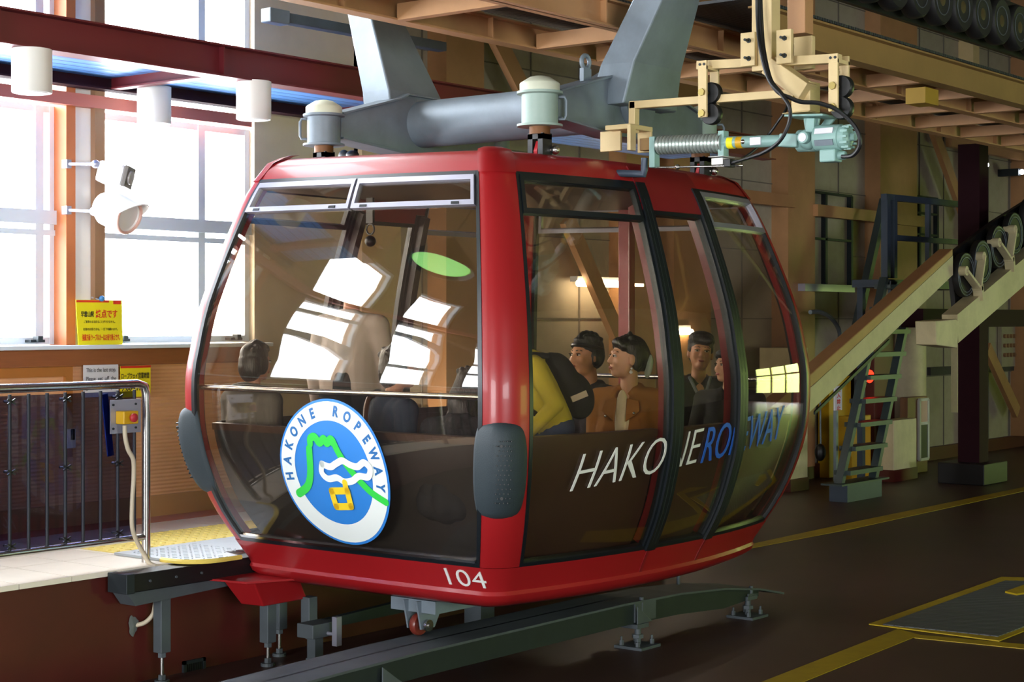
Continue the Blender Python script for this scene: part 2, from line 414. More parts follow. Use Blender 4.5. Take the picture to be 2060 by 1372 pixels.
window(2, 5.65, 7.55, [7.41], [(1.31, 3.02), (3.3, 6.6)], 2.22)
WB = [(3.45, 4.6), (1.8, 2.85), (-.7, 1.2), (-2.8, -1.0), (-4.9, -3.1)]
for k, (a, b) in enumerate(WB):
    wo = window(3+k, a, b, [], [(1.31, 3.02), (3.13, 4.1)] if k < 2 else [(1.31, 3.02)])
    MB().box((a, 10.09, 2.17), (b, 10.16, 2.27)).box((a, 10.09, 2.68), (b, 10.16, 2.76)).build('muntin', M['frame'], wo)
edges = [-9]+[e for a, b in sorted(WB) for e in (a, b)]+[5.65]
fill = MB()
for a, b in zip(edges[::2], edges[1::2]): fill.box((a, 10.06, 1.22), (b, 10.3, 3.02))
fill.box((-9, 10.06, 3.02), (1.8, 10.3, 6.6)).box((1.8, 10.06, 4.1), (5.65, 10.3, 6.6)).box((1.8, 10.06, 3.02), (4.6, 10.3, 3.13)).box((2.85, 10.06, 3.02), (3.45, 10.3, 4.1)).box((4.6, 10.06, 3.02), (5.65, 10.3, 4.1)); struct('wall_left_piers', fill, mat('brown_pier_paint', '#7c5f48', .7, noise=.06))
struct('trim_12', MB().box((-9, 9.92, 3.02), (9.3, 9.99, 3.11)), M['orangelt'])
# canopy: red H beam, cross beams, blue soffit
cb = MB().ibeam((5.2, 8.75, 3.26), (15.5, 8.75, 3.26), .16, .22)
for u in (6.1, 7.9, 9.75, 11.6): cb.box((u-.006, 8.7, 3.16), (u+.006, 8.81, 3.36))
tag(cb.build('canopy_beam', M['maroon']), 'long maroon steel H beam crossing the windows above the platform', 'beam')
cb = MB().ibeam((5.2, 9.86, 3.22), (10.6, 9.86, 3.22), .12, .15)
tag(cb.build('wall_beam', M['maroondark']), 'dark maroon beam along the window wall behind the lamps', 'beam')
gcb = 'maroon cross beams under the blue soffit'
for u in (5.6, 7.85, 10.1):
    tag(MB().ibeam((u, 8.78, 3.2), (u, 9.84, 3.2), .08, .1).build('cross_beam', M['maroon']), 'short maroon cross beam under the blue soffit of the canopy', 'beam', gcb)
tag(MB().box((5.2, 8.80, 3.235), (15.5, 9.98, 3.25)).build('canopy_soffit', M['blue']), 'blue boarded soffit between the two maroon beams', 'soffit')
# downlights
def downlight(loc):
    o = thing('downlight', 'x', 'lamp', loc, 'white cylinder downlights under the canopy')
    MB().lathe([(.118, 0), (.122, .005), (.122, .265), (.122, .268)], loc, n=32).build('lamp_housing', M['white'], o, True)
    MB().lathe([(.10, -.004), (.105, 0.002)], loc, n=32).build('lamp_lens', M['whitem'], o)
    MB().cyl(Vector(loc)+Vector((0, 0, .27)), Vector(loc)+Vector((0, 0, .272)), .07, n=20).build('mount', M['steeldark'], o)
    return o
d0 = downlight((6.36, 8.74, 2.88)); d0['label'] = 'white cylinder downlight under the maroon beam, nearest the left edge'
dup(d0, (8.22, 8.75, 2.89), 'white cylinder downlight under the maroon beam, nearest the gondola roof')
dup(d0, (8.04, 9.6, 2.905), 'white cylinder downlight set back by the window wall, middle one of three')
for u in (): dup(d0, (u, 8.74, 2.88), 'white cylinder downlight out of the picture along the maroon beam')
# back wall stretch beyond the windows
struct('wall_back', MB().box((10.65, 11.2, FLZ), (34, 11.5, 7.5)).box((10.6, 10.04, -.1), (10.66, 11.3, 7.5)), M['panelwall'])
struct('trim_13', MB().box((10.65, 9.99, 0), (11.15, 11.3, 7.5)), mat('light_beige_pier', '#cdb690', .7, noise=.05))
struct('wall_end', MB().box((34, -8, FLZ), (34.3, -3.5, 7.5)).box((34, 2.5, FLZ), (34.3, 11.5, 7.5)).box((34, -3.5, 2.4), (34.3, 2.5, 7.5)).box((34, -3.5, FLZ), (34.3, 2.5, -.2)), M['ceiling'])
struct('wall_end_back', MB().box((-9, -8, FLZ), (-8.8, 1, 7.5)).box((-9, 7, FLZ), (-8.8, 11.5, 7.5)).box((-9, 1, 3.7), (-8.8, 7, 7.5)), M['ceiling'])
struct('wall_right', MB().box((2, -8.2, FLZ), (11, -8, 7.5)).box((14.5, -8.2, FLZ), (34, -8, 7.5)).box((11, -8.2, 2.1), (14.5, -8, 7.5)).box((11, -8.2, FLZ), (14.5, -8, -.3)).box((-9, -8.2, FLZ), (-6, -8, 7.5)).box((-6, -8.2, 3.4), (2, -8, 7.5)).box((-6, -8.2, FLZ-.2), (2, -8, 1)), M['panelwall'])  # both openings are out of view, added for the light they let in
struct('ceiling', MB().box((-9, -8.2, 7.5), (34.3, 11.6, 7.7)), M['ceiling'])
hs = MB(); n = 20
for i in range(n+1):
    for j in range(9):
        a_ = -1.55+i*(2.35/n); r_ = 30+j*6; x = 12+r_*math.cos(a_-.2); y = r_*math.sin(a_-.2)-2; z = -3+j*2.6+1.2*math.sin(i*1.3+j)*(j > 0); hs.v.append(Vector((x, y, z)))
for i in range(n):
    for j in range(8): hs.f.append((i*9+j, (i+1)*9+j, (i+1)*9+j+1, i*9+j+1))
struct('ground_hillside', hs, M['grass'])
for i, v in enumerate((-1.6, .4)):
    struct('trim_%d' % (40+i), MB().box((33.9, v, -.2), (34.2, v+.25, 2.4)), M['ochre'])
struct('trim_50', MB().box((33.95, -3.5, 1.2), (34.15, 2.5, 1.4)), M['ochre'])

# wall columns, rails and braces on the back wall
pc = [(12.9, 13.5), (16.1, 16.7), (17.1, 17.95), (19.9, 20.65), (22.65, 23.9), (26.0, 26.25), (28.2, 28.9), (31.3, 31.9)]
for i, (a, b) in enumerate(pc):
    struct('trim_%d' % (60+i), MB().box((a, 10.95, FLZ+.2), (b, 11.22, 7.5)), M['peach'] if i != 5 else M['cream'])
bl = MB()
struct('baseboard_back', MB().box((12.5, 11.12, FLZ), (34, 11.2, FLZ+.2)), M['redwall'])
rl = MB()
for z, a, b in ((2.98, 11.2, 20.0), (2.9, 20.6, 24.0), (5.3, 11.2, 34), (4.2, 25.0, 34)): rl.box((a, 10.88, z), (b, 10.98, z+.16))
tag(rl.build('wall_rail', M['peach']), 'tan horizontal steel rails fixed across the back wall columns', 'rail')
def brace(a, b, lab, m=M['peach'], wd=.14):
    tag(MB().beam(a, b, wd, .08, up=(0, 1, 0)).build('diagonal_brace', m), lab, 'brace')
brace(onV(1140, 440, 10.9), onV(1262, 720, 10.9), 'tan diagonal brace on the back wall seen through the gondola window', wd=.2)
brace(onV(1868, 235, 10.9), onV(1942, 440, 10.9), 'tan diagonal brace on the back wall left of the dark maroon pole', wd=.2)
brace(onV(990, 60, 10.9), onV(1075, 230, 10.9), 'tan diagonal brace on the back wall above the cross tube of the gondola', wd=.2)
brace(onV(1985, 700, 10.9), onV(2045, 830, 10.9), 'tan diagonal brace on the back wall right of the dark maroon pole', wd=.22)
struct('trim_80', MB().box((24.8, 11.14, .62), (34, 11.2, .75)), M['concrete'])
# panel joints on the back wall
j_ = MB()
for z in (.6, 1.5, 2.4, 3.3, 4.2, 5.1, 6.0): j_.box((11.2, 11.185, z), (34, 11.2, z+.012))
for u in [11.9+.9*i for i in range(25)]: j_.box((u, 11.185, FLZ), (u+.018, 11.2, 7.4))
struct('trim_81', j_, mat('panel_joint_grey', '#6f695d', .8))
# tall sliding screens with frames on the back wall
for lab, x0, x1, y0, y1 in (('grey framed screen panel on the back wall behind the actuator motor', 1606, 1712, 395, 572), ('grey framed screen panel on the back wall behind the blue grey railing', 1812, 1885, 400, 545)):
    a = onV(x0, y1, 11.05); b = onV(x1, y0, 11.05); s = thing('wall_screen', lab, 'screen', (a.x, 11.05, a.z))
    MB().box((a.x, 11.1, a.z), (b.x, 11.13, b.z)).build('panel', M['panelwall'], s)
    f = MB(); mid = (a.x+b.x)/2
    for x in (a.x, mid, b.x): f.box((x-.03, 11.03, a.z), (x+.03, 11.1, b.z))
    for z in (a.z, (a.z+b.z)/2, b.z-.25, b.z): f.box((a.x, 11.03, z-.015), (b.x, 11.1, z+.015))
    f.build('frame', M['steeldark'], s)
# outlets of light: fluorescent fixtures on the back wall
def tubelight(a, b, lab):
    s = thing('fluorescent_lamp', lab, 'lamp', tuple(a), 'fluorescent lamps on the back wall')
    MB().beam(Vector(a)+Vector((0, .06, .05)), Vector(b)+Vector((0, .06, .05)), .1, .06).build('housing', M['whitem'], s)
    MB().cyl(a, b, .035, n=14).build('lamp_tube', M['tube'], s)
A_ = onV(1163, 570, 10.98); B_ = onV(1290, 571, 10.98); tubelight(A_, Vector((B_.x, B_.y, A_.z)), 'lit fluorescent lamp behind the diagonal brace, seen through the near window')
A_ = onV(1366, 668, 10.9); B_ = onV(1391, 668, 10.9); tubelight(A_, Vector((B_.x, B_.y, A_.z)), 'short lit fluorescent lamp above the head of the man in the dark jacket')
for x, y, lab in ((1984, 332, 'small bright lamp high on the wall beside the maroon pole'), (2056, 346, 'bright lamp high on the wall at the right edge')):
    p = onV(x, y, 10.8); s = thing('wall_lamp', lab, 'lamp', tuple(p))
    MB().sphere(p, .045).build('bulb', M['spot'], s, True); MB().box(p+Vector((-.06, .04, -.06)), p+Vector((.06, .4, .06))).build('bracket', M['steeldark'], s)
# ================================================================ THE GONDOLA
UC, VC, HU, HV = 8.78, 6.88, 1.73, 1.29
PROF = [(-.2, .37), (-.157, .35), (0, .285), (.06, .255), (.2, .18), (.36, .11), (.6, .04), (.75, .012), (.9, 0), (1.15, .0), (1.3, .02), (1.45, .042), (1.6, .073), (1.92, .165), (2.22, .27), (2.37, .35), (2.43, .41), (2.5, .5)]
def _herm(z):
    n = len(PROF)
    if z <= PROF[0][0]: return PROF[0][1]
    for i in range(n-1):
        if z <= PROF[i+1][0]:
            x0, y0 = PROF[i]; x1, y1 = PROF[i+1]; h = x1-x0; t = (z-x0)/h
            def sl(k):
                a = PROF[max(k-1, 0)]; b = PROF[min(k+1, n-1)]; return (b[1]-a[1])/(b[0]-a[0])
            m0 = sl(i)*h; m1 = sl(i+1)*h
            return (2*t**3-3*t*t+1)*y0+(t**3-2*t*t+t)*m0+(-2*t**3+3*t*t)*y1+(t**3-t*t)*m1
    return PROF[-1][1]
def warp(p):
    if p.z > 1: p.z += .055*((p.z-1)/1.3)**2*(p.y-5.6)/2.6
    return p
def fside(sg):
    def f(s, z):
        i = _herm(z); return warp(Vector((UC+s*(HU-i), VC+sg*((HV-i)+(.2 if sg < 0 else .12)*(1-s*s)), z)))
    return f
def fend(sg):
    def f(w_, z):
        i = _herm(z); return warp(Vector((UC+sg*((HU-i)+.03*(1-w_*w_)), VC+w_*(HV-i), z)))
    return f
def nrm(f, a, z):
    e = 1e-3; d1 = f(a+e, z)-f(a-e, z); d2 = f(a, z+e)-f(a, z-e); n = d1.cross(d2).normalized()
    if n.dot(f(a, z)-Vector((UC, VC, z))) < 0: n = -n
    return n
def patch(f, a0, a1, z0, z1, off=0, th=.01, na=10, nz=24, mb=None):
    mb = mb or MB(); vs = []
    for k in (off, off-th):
        for i in range(na+1):
            for j in range(nz+1):
                a = a0+(a1-a0)*i/na; z = z0+(z1-z0)*j/nz
                vs.append(f(a, z)+nrm(f, a, z)*k)
    W_ = nz+1; S = (na+1)*W_; fs = []
    for i in range(na):
        for j in range(nz):
            q = (i*W_+j, (i+1)*W_+j, (i+1)*W_+j+1, i*W_+j+1); fs.append(q); fs.append(tuple(k+S for k in q[::-1]))
    for i in range(na):
        for j in (0, nz): a, b = i*W_+j, (i+1)*W_+j; fs.append((a, b, b+S, a+S))
    for j in range(nz):
        for i in (0, na): a, b = i*W_+j, i*W_+j+1; fs.append((a, b, b+S, a+S))
    return mb.add(vs, fs)
def frame_patch(f, a0, a1, z0, z1, wa, wz, off, th, mb=None, nz=24):
    mb = mb or MB()
    patch(f, a0, a0+wa, z0, z1, off, th, 2, nz, mb); patch(f, a1-wa, a1, z0, z1, off, th, 2, nz, mb)
    patch(f, a0+wa, a1-wa, z0, z0+wz, off, th, 10, 2, mb); patch(f, a0+wa, a1-wa, z1-wz, z1, off, th, 10, 2, mb); return mb
SN, SF, EF, EB = fside(-1), fside(1), fend(-1), fend(1)
CR = .90
def corner(su, sv, z, off=0, n=8):
    """points round one corner from the side face to the end face"""
    fs_, fe = (SN if sv < 0 else SF), (EF if su < 0 else EB)
    a = fs_(su*CR, z)+nrm(fs_, su*CR, z)*off; b = fe(sv*CR, z)+nrm(fe, sv*CR, z)*off
    i = _herm(z); c = Vector((UC+su*(HU-i+.012+off), VC+sv*(HV-i+.012+off), (a.z+b.z)/2))
    pts = []
    for k in range(n+1):
        t = k/n; wq = .72
        q0, q1, q2 = (1-t)**2, 2*t*(1-t)*wq*1.25, t*t; pts.append((a*q0+c*q1+b*q2)/(q0+q1+q2))
    return pts
def loop(z, off=0):
    P = []
    P += [EF(w_, z)+nrm(EF, w_, z)*off for w_ in [CR-2*CR*k/14 for k in range(15)]]      # +v to -v on the front end
    P += corner(-1, -1, z, off)[::-1][1:]
    P += [SN(s, z)+nrm(SN, s, z)*off for s in [-CR+2*CR*k/20 for k in range(1, 21)]]
    P += corner(1, -1, z, off)[1:]
    P += [EB(w_, z)+nrm(EB, w_, z)*off for w_ in [-CR+2*CR*k/14 for k in range(1, 15)]]
    P += corner(1, 1, z, off)[::-1][1:]
    P += [SF(s, z)+nrm(SF, s, z)*off for s in [CR-2*CR*k/20 for k in range(1, 21)]]
    P += corner(-1, 1, z, off)[1:-1]
    return P
def loft(loops, cap0=True, cap1=True):
    mb = MB(); n = len(loops[0]); vs = [p for l in loops for p in l]; fs = []
    for j in range(len(loops)-1):
        for i in range(n): k = (i+1) % n; fs.append((j*n+i, j*n+k, (j+1)*n+k, (j+1)*n+i))
    if cap0: fs.append(tuple(range(n))[::-1])
    if cap1: fs.append(tuple(range((len(loops)-1)*n, len(loops)*n)))
    return mb.add(vs, fs)

G = thing('ropeway_gondola', 'red ropeway gondola cabin with round emblem and number 104, hanging over the guide rail', 'gondola', (UC, VC, -.16))
GB = .115; GT = 2.31
# red lower skirt with ridge, floor
sk = loft([loop(z, o) for z, o in ((GB, .012), (.0, .012), (-.03, .014), (-.045, .03), (-.075, .03), (-.12, .0), (-.15, -.03), (-.165, -.1))], True, False)
sk.add([], []); inner = [loop(GB, -.03), loop(.03, -.03)]
n0 = len(inner[0])
sk.build('skirt', M['red'], G, True)
loft([loop(.03, -.035), loop(.015, -.035)]).build('cabin_floor', M['darkpanel'], G)
# roof band and roof
rb = loft([loop(GT, .008), loop(2.36, .012), loop(2.40, .01), loop(2.43, .0)], False, False)
rb2 = [loop(2.43, 0)]
def scale_loop(l, k, dz): return [Vector((UC+(p.x-UC)*k, VC+(p.y-VC)*k, p.z+dz)) for p in l]
tl_ = loop(2.43, 0)
loft([loop(GT, -.03), loop(GT, .008), loop(2.36, .012), loop(2.40, .01), tl_]+[scale_loop(tl_, k, d) for k, d in ((.97, .012), (.9, .022), (.6, .03))], True, True).build('roof', M['red'], G, True)
for su in (-1, 1):
    for sv in (-1, 1):
        zs = [GB+(GT-GB)*k/26 for k in range(27)]
        out = [corner(su, sv, z, .008, 9) for z in zs]; inn = [corner(su, sv, z, -.045, 9) for z in zs]
        vs = [p for l in out for p in l]+[p for l in inn for p in l]; m_ = 10; S_ = m_*27; fs = []
        for j in range(26):
            for i in range(9):
                q = (j*m_+i, j*m_+i+1, (j+1)*m_+i+1, (j+1)*m_+i); fs.append(q); fs.append(tuple(k+S_ for k in q[::-1]))
            for i in (0, 9): a, b = j*m_+i, (j+1)*m_+i; fs.append((a, b, b+S_, a+S_))
        MB().add(vs, fs).build('corner_post', M['red'], G, True)
        # roof corner cap
        c0 = corner(su, sv, 2.30, .016, 9); c1 = corner(su, sv, 2.40, .022, 9); c2 = corner(su, sv, 2.44, .01, 9)
        ctr = sum(c2, Vector())/10+Vector((-su*.08, -sv*.08, .0))
        c3 = [p.lerp(ctr, .45)+Vector((0, 0, .018)) for p in c2]
        vs = c0+c1+c2+c3+[ctr+Vector((0, 0, .022))]; fs = []
        for j in range(3):
            for i in range(9): fs.append((j*10+i, j*10+i+1, (j+1)*10+i+1, (j+1)*10+i))
        for i in range(9): fs.append((30+i, 30+i+1, 40))
        MB().add(vs, fs).build('corner_cap', M['red'], G, True)
GL = MATS['gondola_window_glass']
def pane(f, a0, a1, z0, z1, name='window_pane', par=None):
    o = patch(f, a0, a1, z0, z1, 0, .006, 12, 30).build(name, GL, par or G, True); return o
# end faces
for f, front in ((EF, True), (EB, False)):
    ga = frame_patch(f, -CR, CR, GB, GT, .022, .026, .012, .04); 
    ga.build('end_gasket' if front else 'rear_gasket', M['rubber'], G, True)
    pane(f, -.885, .885, GB+.02, 2.11)
    patch(f, -.87, .87, GB+.026, GB+.042, .014, .02, 12, 2).build('drip_strip', M['steelbright'], G, True)
    for a0, a1 in ((-.87, .0), (.02, .87)):
        vf = frame_patch(f, a0, a1, 2.115, 2.285, .022, .028, .02, .035, nz=8).build('vent_window', M['alu'], G, True)
        pane(f, a0+.02, a1-.02, 2.14, 2.26, 'vent_pane', vf)
        for a in (a0+.10, a1-.12): patch(f, a, a+.05, 2.119, 2.133, .024, .01, 2, 2).build('vent_latch', M['rubber'], vf)
# side faces
P1, P2 = (-.225, -.165), (.215, .275)
for f in (SN, SF):
    for (a0, a1), kind in ((((-CR, P1[0])), 'w'), ((P1[1], P2[0]), 'd'), ((P2[1], CR), 'w')):
        top = GT if kind == 'w' else 2.14
        frame_patch(f, a0, a1, GB, top, .014, .024, .012, .04).build('side_gasket', M['rubber'], G, True)
        if kind == 'w':
            pane(f, a0+.01, a1-.01, GB+.02, 2.08)
            al = a0 > 0
            vf = frame_patch(f, a0+.014, a1-.014, 2.07, GT-.02, .016, .03, .02, .035, nz=8).build('vent_window', M['alu'] if al else M['rubber'], G, True)
            pane(f, a0+.026, a1-.026, 2.1, GT-.05, 'vent_pane', vf)
        else:
            pane(f, a0+.01, a1-.01, GB+.02, top-.02, 'door_pane')
            patch(f, P1[0], P2[1], 2.14, 2.40, .018, .04, 10, 8).build('door_header', M['reddark'], G, True)
    for a0, a1 in (P1, P2):
        pl = patch(f, a0, a1, GB, 2.30 if f is SN else 2.2, .028, .07, 3, 36).build('door_pillar', M['rubber'], G, True)
        patch(f, a0+.012, a1-.012, GB, 2.2, -.05, .05, 2, 30).build('inner_trim', M['reddark'] if f is SN else mat('dark_brown_trim', '#241a18', .5), G, True)
        for a in (a0+.018, a1-.018): patch(f, a-.0015, a+.0015, GB+.05, 2.2, .0285, .004, 1, 30).build('pillar_seam', M['steeldark'], pl)
        patch(f, a0+.02, a1-.02, -.03, GB, .016, .004, 1, 4).build('panel_seam', M['reddark'], G)
# inner lower panels with their top rail
for f, a0, a1, off, nm in ((EF, -.86, .86, -.11, 'd'), (EB, -.86, .86, -.11, 'd'), (SN, -.86, P1[0]-.005, -.09, 'b'), (SN, P2[1]+.005, .86, -.09, 'b'), (SN, P1[1]+.01, P2[0]-.01, -.07, 'b'), (SF, -.86, P1[0]-.01, -.09, 'b'), (SF, P2[1]+.01, .86, -.09, 'b')):
    pn = patch(f, a0, a1, .04, .80, off, .018, 10, 12).build('inner_panel', M['darkpanel'] if nm == 'd' else M['brownpanel'], G, True)
    patch(f, a0, a1, .79, .835, off+.012, .045, 10, 2).build('panel_rail', M['brownpanel'], pn, True)
# handrails inside the end windows
for f in (EF, EB):
    MB().tube([f(-.89+1.78*k/20, 1.065)-nrm(f, 0, 1.065)*.05 for k in range(21)], .017, 10).build('handrail', M['steelbright'], G, True)
# benches
for sg in (-1, 1):
    u0 = UC+sg*1.36
    b_ = MB().box((min(u0, u0-sg*.42), VC-1.0, .40), (max(u0, u0-sg*.42), VC+1.0, .46)).build('bench_seat', M['bluegrey'], G, bevel=.01)
    MB().box((min(u0, u0-sg*.30), VC-.9, .03), (max(u0, u0-sg*.30), VC+.9, .40)).build('bench_base', M['brownpanel'], G)
MB().box((8.05, VC-1.12, .40), (9.5, VC-.78, .46)).box((8.05, VC-1.1, .03), (9.5, VC-.95, .40)).build('bench_seat', M['bluegrey'], G, bevel=.01)
MB().box((10.18, 6.90, .46), (10.26, 7.0, 2.35)).build('grab_pole', M['reddark'], G, bevel=.01)
# ceiling lining, strap with ring
loft([loop(2.30, -.06), loop(2.285, -.06)]).build('ceiling_lining', M['brownpanel'], G)
p = onU(745, 440, 8.3)
MB().box((8.29, p.y-.03, p.z-.03), (8.31, p.y+.03, 2.3)).tube([Vector((8.3, p.y, p.z-.07))+Vector((0, .035*math.cos(t), .035*math.sin(t))) for t in [k*math.pi/6 for k in range(12)]], .007, 6, True).sphere((8.3, p.y, p.z-.15), .038).build('hanging_strap', M['black'], G, True)
# bumpers at two lower corners of the front and at the rear
def bumper(su, sv):
    zs = [.40+.54*k/20 for k in range(21)]; n = 24; rings = []
    base = []
    for z in zs:
        t = (z-.67)/.27; hgt = math.sqrt(max(0, 1-abs(t)**2.5)); wdt = .25+.75*hgt
        fs_, fe = (SN if sv < 0 else SF), (EF if su < 0 else EB)
        P = [fs_(su*(CR-.045*wdt/1), z)] if 0 else []
        s0 = su*(CR-.018); w0 = sv*(CR-.055)
        ring = []
        A1 = fs_(s0, z)+nrm(fs_, s0, z)*.0; B1 = fe(w0, z)
        arcp = corner(su, sv, z, 0, 8)+[B1]
        mid = arcp[len(arcp)//2]
        arcp = [mid.lerp(p_, .5+.5*wdt) for p_ in arcp]
        ctr = Vector((UC, VC, z)); m = len(arcp)
        out_ = []
        for i, p_ in enumerate(arcp):
            k = i/(m-1); bulge_ = (.012+.058*hgt)*math.sin(math.pi*(.08+.84*k))**.6
            d = Vector((su, sv, 0)).normalized().lerp((p_-ctr).normalized(), .3).normalized(); out_.append(p_+d*bulge_)
        inn_ = [p_-Vector((su, sv, 0))*.01 for p_ in arcp]
        rings.append(out_+inn_[::-1])
    return loft(rings)
for su in (-1,):
    for sv in (-1, 1):
        bm_ = bumper(su, sv).build('corner_bumper', M['bumper'], G, True)
        sub = bm_.modifiers.new('s', 'SUBSURF'); sub.levels = 1; sub.render_levels = 1
        if su < 0:
            dt = MB(); dirv = Vector((su, sv, 0)).normalized(); tv = Vector((-sv, su, 0)).normalized()*(1 if sv < 0 else -1)
            for i in range(14):
                for j in range(4):
                    z = .50+.026*i; i_ = _herm(z); pc_ = Vector((UC+su*(HU-i_-.03), VC+sv*(HV-i_-.03), z))
                    e_ = (j-1.5)*.022+(.011 if i % 2 else 0)
                    q = pc_+dirv*.068+tv*e_
                    big = (j == 1 and i in (1, 12)); dt.cyl(q-dirv*.02, q+dirv*(.004), .009 if big else .0035, n=8)
            dt.build('rivet_holes', M['black'], bm_)
# door sill flange and bracket at the platform corner
MB().prism([(7.03, 7.93, -.12), (7.08, 7.60, -.12), (7.55, 7.4, -.12), (7.55, 7.97, -.12)], (0, 0, .012)).build('step_flange', M['red'], G)
MB().prism([(7.12, 7.86, -.12), (7.14, 7.60, -.12), (7.24, 7.62, -.28), (7.22, 7.80, -.28)], (.38, -.0, 0)).build('step_bracket', M['red'], G, bevel=.008)
# caster under the front edge
cs = MB().box((7.5, 6.45, -.24), (7.9, 6.80, -.165)).prism([(7.46, 6.66, -.17), (7.62, 6.66, -.17), (7.57, 6.66, -.34), (7.5, 6.66, -.34)], (0, .012, 0)).prism([(7.46, 6.57, -.17), (7.72, 6.57, -.17), (7.62, 6.57, -.34), (7.5, 6.57, -.34)], (0, -.012, 0)).build('caster_bracket', M['steel'], G)
MB().lathe([(.03, -.022), (.06, -.022), (.066, -.012), (.066, .012), (.06, .022), (.03, .022)], (7.54, 6.615, -.318), (0, 1, 0)).build('caster_wheel', mat('red_brown_wheel', '#6b2a20', .35), cs, True)
MB().cyl((7.54, 6.52, -.318), (7.54, 6.70, -.318), .016).cyl((7.54, 6.53, -.318), (7.54, 6.545, -.318), .035).build('caster_axle', M['steelbright'], cs)

# ---- lettering and emblem
def on_side(x0, z0, rise, off):
    def mp(c):
        u = x0+c.x; z = z0+c.y+rise*c.x; s = (u-UC)/(HU-_herm(z)); return SN(s, z)+nrm(SN, s, z)*(off+c.z)
    return mp
import math as _m
def fit(s, size, shear, width, **k):
    t = text_mb(s, size, shear, **{kk: v for kk, v in k.items() if kk in ('offset', 'spacing')}); xs = [v.x for v in t.v]; return width/(max(xs)-min(xs))
st = fit('HAKONE', .31, .28, 1.16, offset=-.005)
text_mb('HAKONE', .31, .28, -.005, 1, stretch=st, mapf=on_side(7.565, .525, .085, .006), cuts=.05).build('white_lettering', M['txtwhite'], G)
st = fit('ROPEWAY', .31, .28, 1.12, offset=-.001)
text_mb('ROPEWAY', .31, .28, -.001, 1, stretch=st, mapf=on_side(8.745, .615, .085, .006), cuts=.05).build('blue_lettering', M['txtblue'], G)
def on_front(vc_, zc, off):
    def mp(c):
        v = vc_-c.x; z = zc+c.y; w_ = (v-VC)/(HV-_herm(z)); return EF(w_, z)+nrm(EF, w_, z)*(off+c.z)
    return mp
st = fit('104', .145, 0, .275)
def on_skirt(c):
    v = 6.225-c.x; z = -.005+c.y; w_ = (v-VC)/(HV-_herm(z)); return EF(w_, z)+nrm(EF, w_, z)*(.016+c.z)
text_mb('104', .145, 0, -.001, 1, stretch=st, mapf=on_skirt, cuts=.04).build('number_lettering', M['txtwhite'], G)
LC = (6.848, .60)
def disc(r0, r1, off, name, m, par):
    mb = MB(); mp = on_front(LC[0], LC[1], off); vs = []; nr, na = 8, 64
    for i in range(nr+1):
        r = r0+(r1-r0)*i/nr
        for k in range(na): t = 2*math.pi*k/na; vs.append(mp(Vector((r*math.cos(t), r*math.sin(t), 0))))
    fs = [(i*na+k, i*na+(k+1) % na, (i+1)*na+(k+1) % na, (i+1)*na+k) for i in range(nr) for k in range(na)]
    return mb.add(vs, fs).build(name, m, par, True)
EM = disc(.0, .43, .004, 'round_emblem', M['logoblue'], G)
disc(.305, .415, .006, 'emblem_ring', M['logowhite'], EM)
def LPx(px, py):
    return Vector(((px-678)/250, -(py-949-.077*(px-678))/345, 0))
def stroke(path, wd, off, m, name, closed=False):
    P = spline([tuple(LPx(*q)) for q in path], 6) if len(path) > 2 else [LPx(*q) for q in path]
    Q = []
    for a, b in zip(P, P[1:]):
        k = max(1, int((b-a).length/.012))
        for i in range(k): Q.append(a.lerp(b, i/k))
    Q.append(P[-1]); mp = on_front(LC[0], LC[1], off); mb = MB(); vs = []
    for i, p_ in enumerate(Q):
        d = (Q[min(i+1, len(Q)-1)]-Q[max(i-1, 0)]).normalized(); nn = Vector((-d.y, d.x, 0))
        vs += [mp(p_-nn*wd/2), mp(p_), mp(p_+nn*wd/2)]
    fs = []
    for i in range(len(Q)-1):
        for j in range(2): fs.append((3*i+j, 3*i+j+1, 3*i+4+j, 3*i+3+j))
    mb.add(vs, fs)
    for e in (Q[0], Q[-1]):
        vs = [mp(e+Vector((0, 0, .0003)))]+[mp(e+Vector((math.cos(t)*wd/2, math.sin(t)*wd/2, .0003))) for t in [2*math.pi*k/16 for k in range(16)]]
        mb.add(vs, [(0, 1+k, 1+(k+1) % 16) for k in range(16)])
    mb.build(name, m, EM)
stroke([(600, 991), (622, 975), (633, 945), (637, 900)], .05, .009, M['logogreen'], 'mountain_line')
stroke([(640, 889), (641, 879), (650, 876), (659, 888), (668, 880), (674, 889), (682, 881), (686, 888)], .047, .0095, M['logogreen'], 'mountain_line')
stroke([(686, 884), (697, 912), (716, 945), (745, 985), (772, 1007)], .044, .009, M['logogreen'], 'mountain_line')
stroke([(660, 930), (676, 936), (688, 930), (702, 924), (716, 932), (730, 936), (744, 928), (754, 940), (748, 956), (730, 955), (716, 964), (700, 966), (686, 958), (668, 960), (657, 948), (660, 930)], .040, .012, M['logowhite'], 'cloud_line')
stroke([(700, 968), (700, 984)], .04, .0125, M['logoyellow'], 'cabin_line')
for a_, b_ in (((670, 985), (702, 984)), ((702, 984), (703, 1016)), ((703, 1016), (673, 1017)), ((673, 1017), (670, 985))): stroke([a_, b_], .042, .013, M['logoyellow'], 'cabin_line')
txt = 'HAKONE ROPEWAY'
lm = MB()
for i, chh in enumerate(txt):
    if chh == ' ': continue
    ang = math.radians(186-i*(196/13)); r = .335
    c_, s_ = math.cos(ang-math.pi/2), math.sin(ang-math.pi/2)
    t = text_mb(chh, .084, 0, .0035, align='CENTER'); 
    mp = on_front(LC[0], LC[1], .008)
    lm.add([mp(Vector((r*math.cos(ang)+(v.x*.8)*c_-v.y*s_, r*math.sin(ang)+(v.x*.8)*s_+v.y*c_, v.z*.3))) for v in t.v], t.f)
lm.build('emblem_lettering', mat('emblem_blue_print', '#2a6aa8', .4, noise=.02), EM)

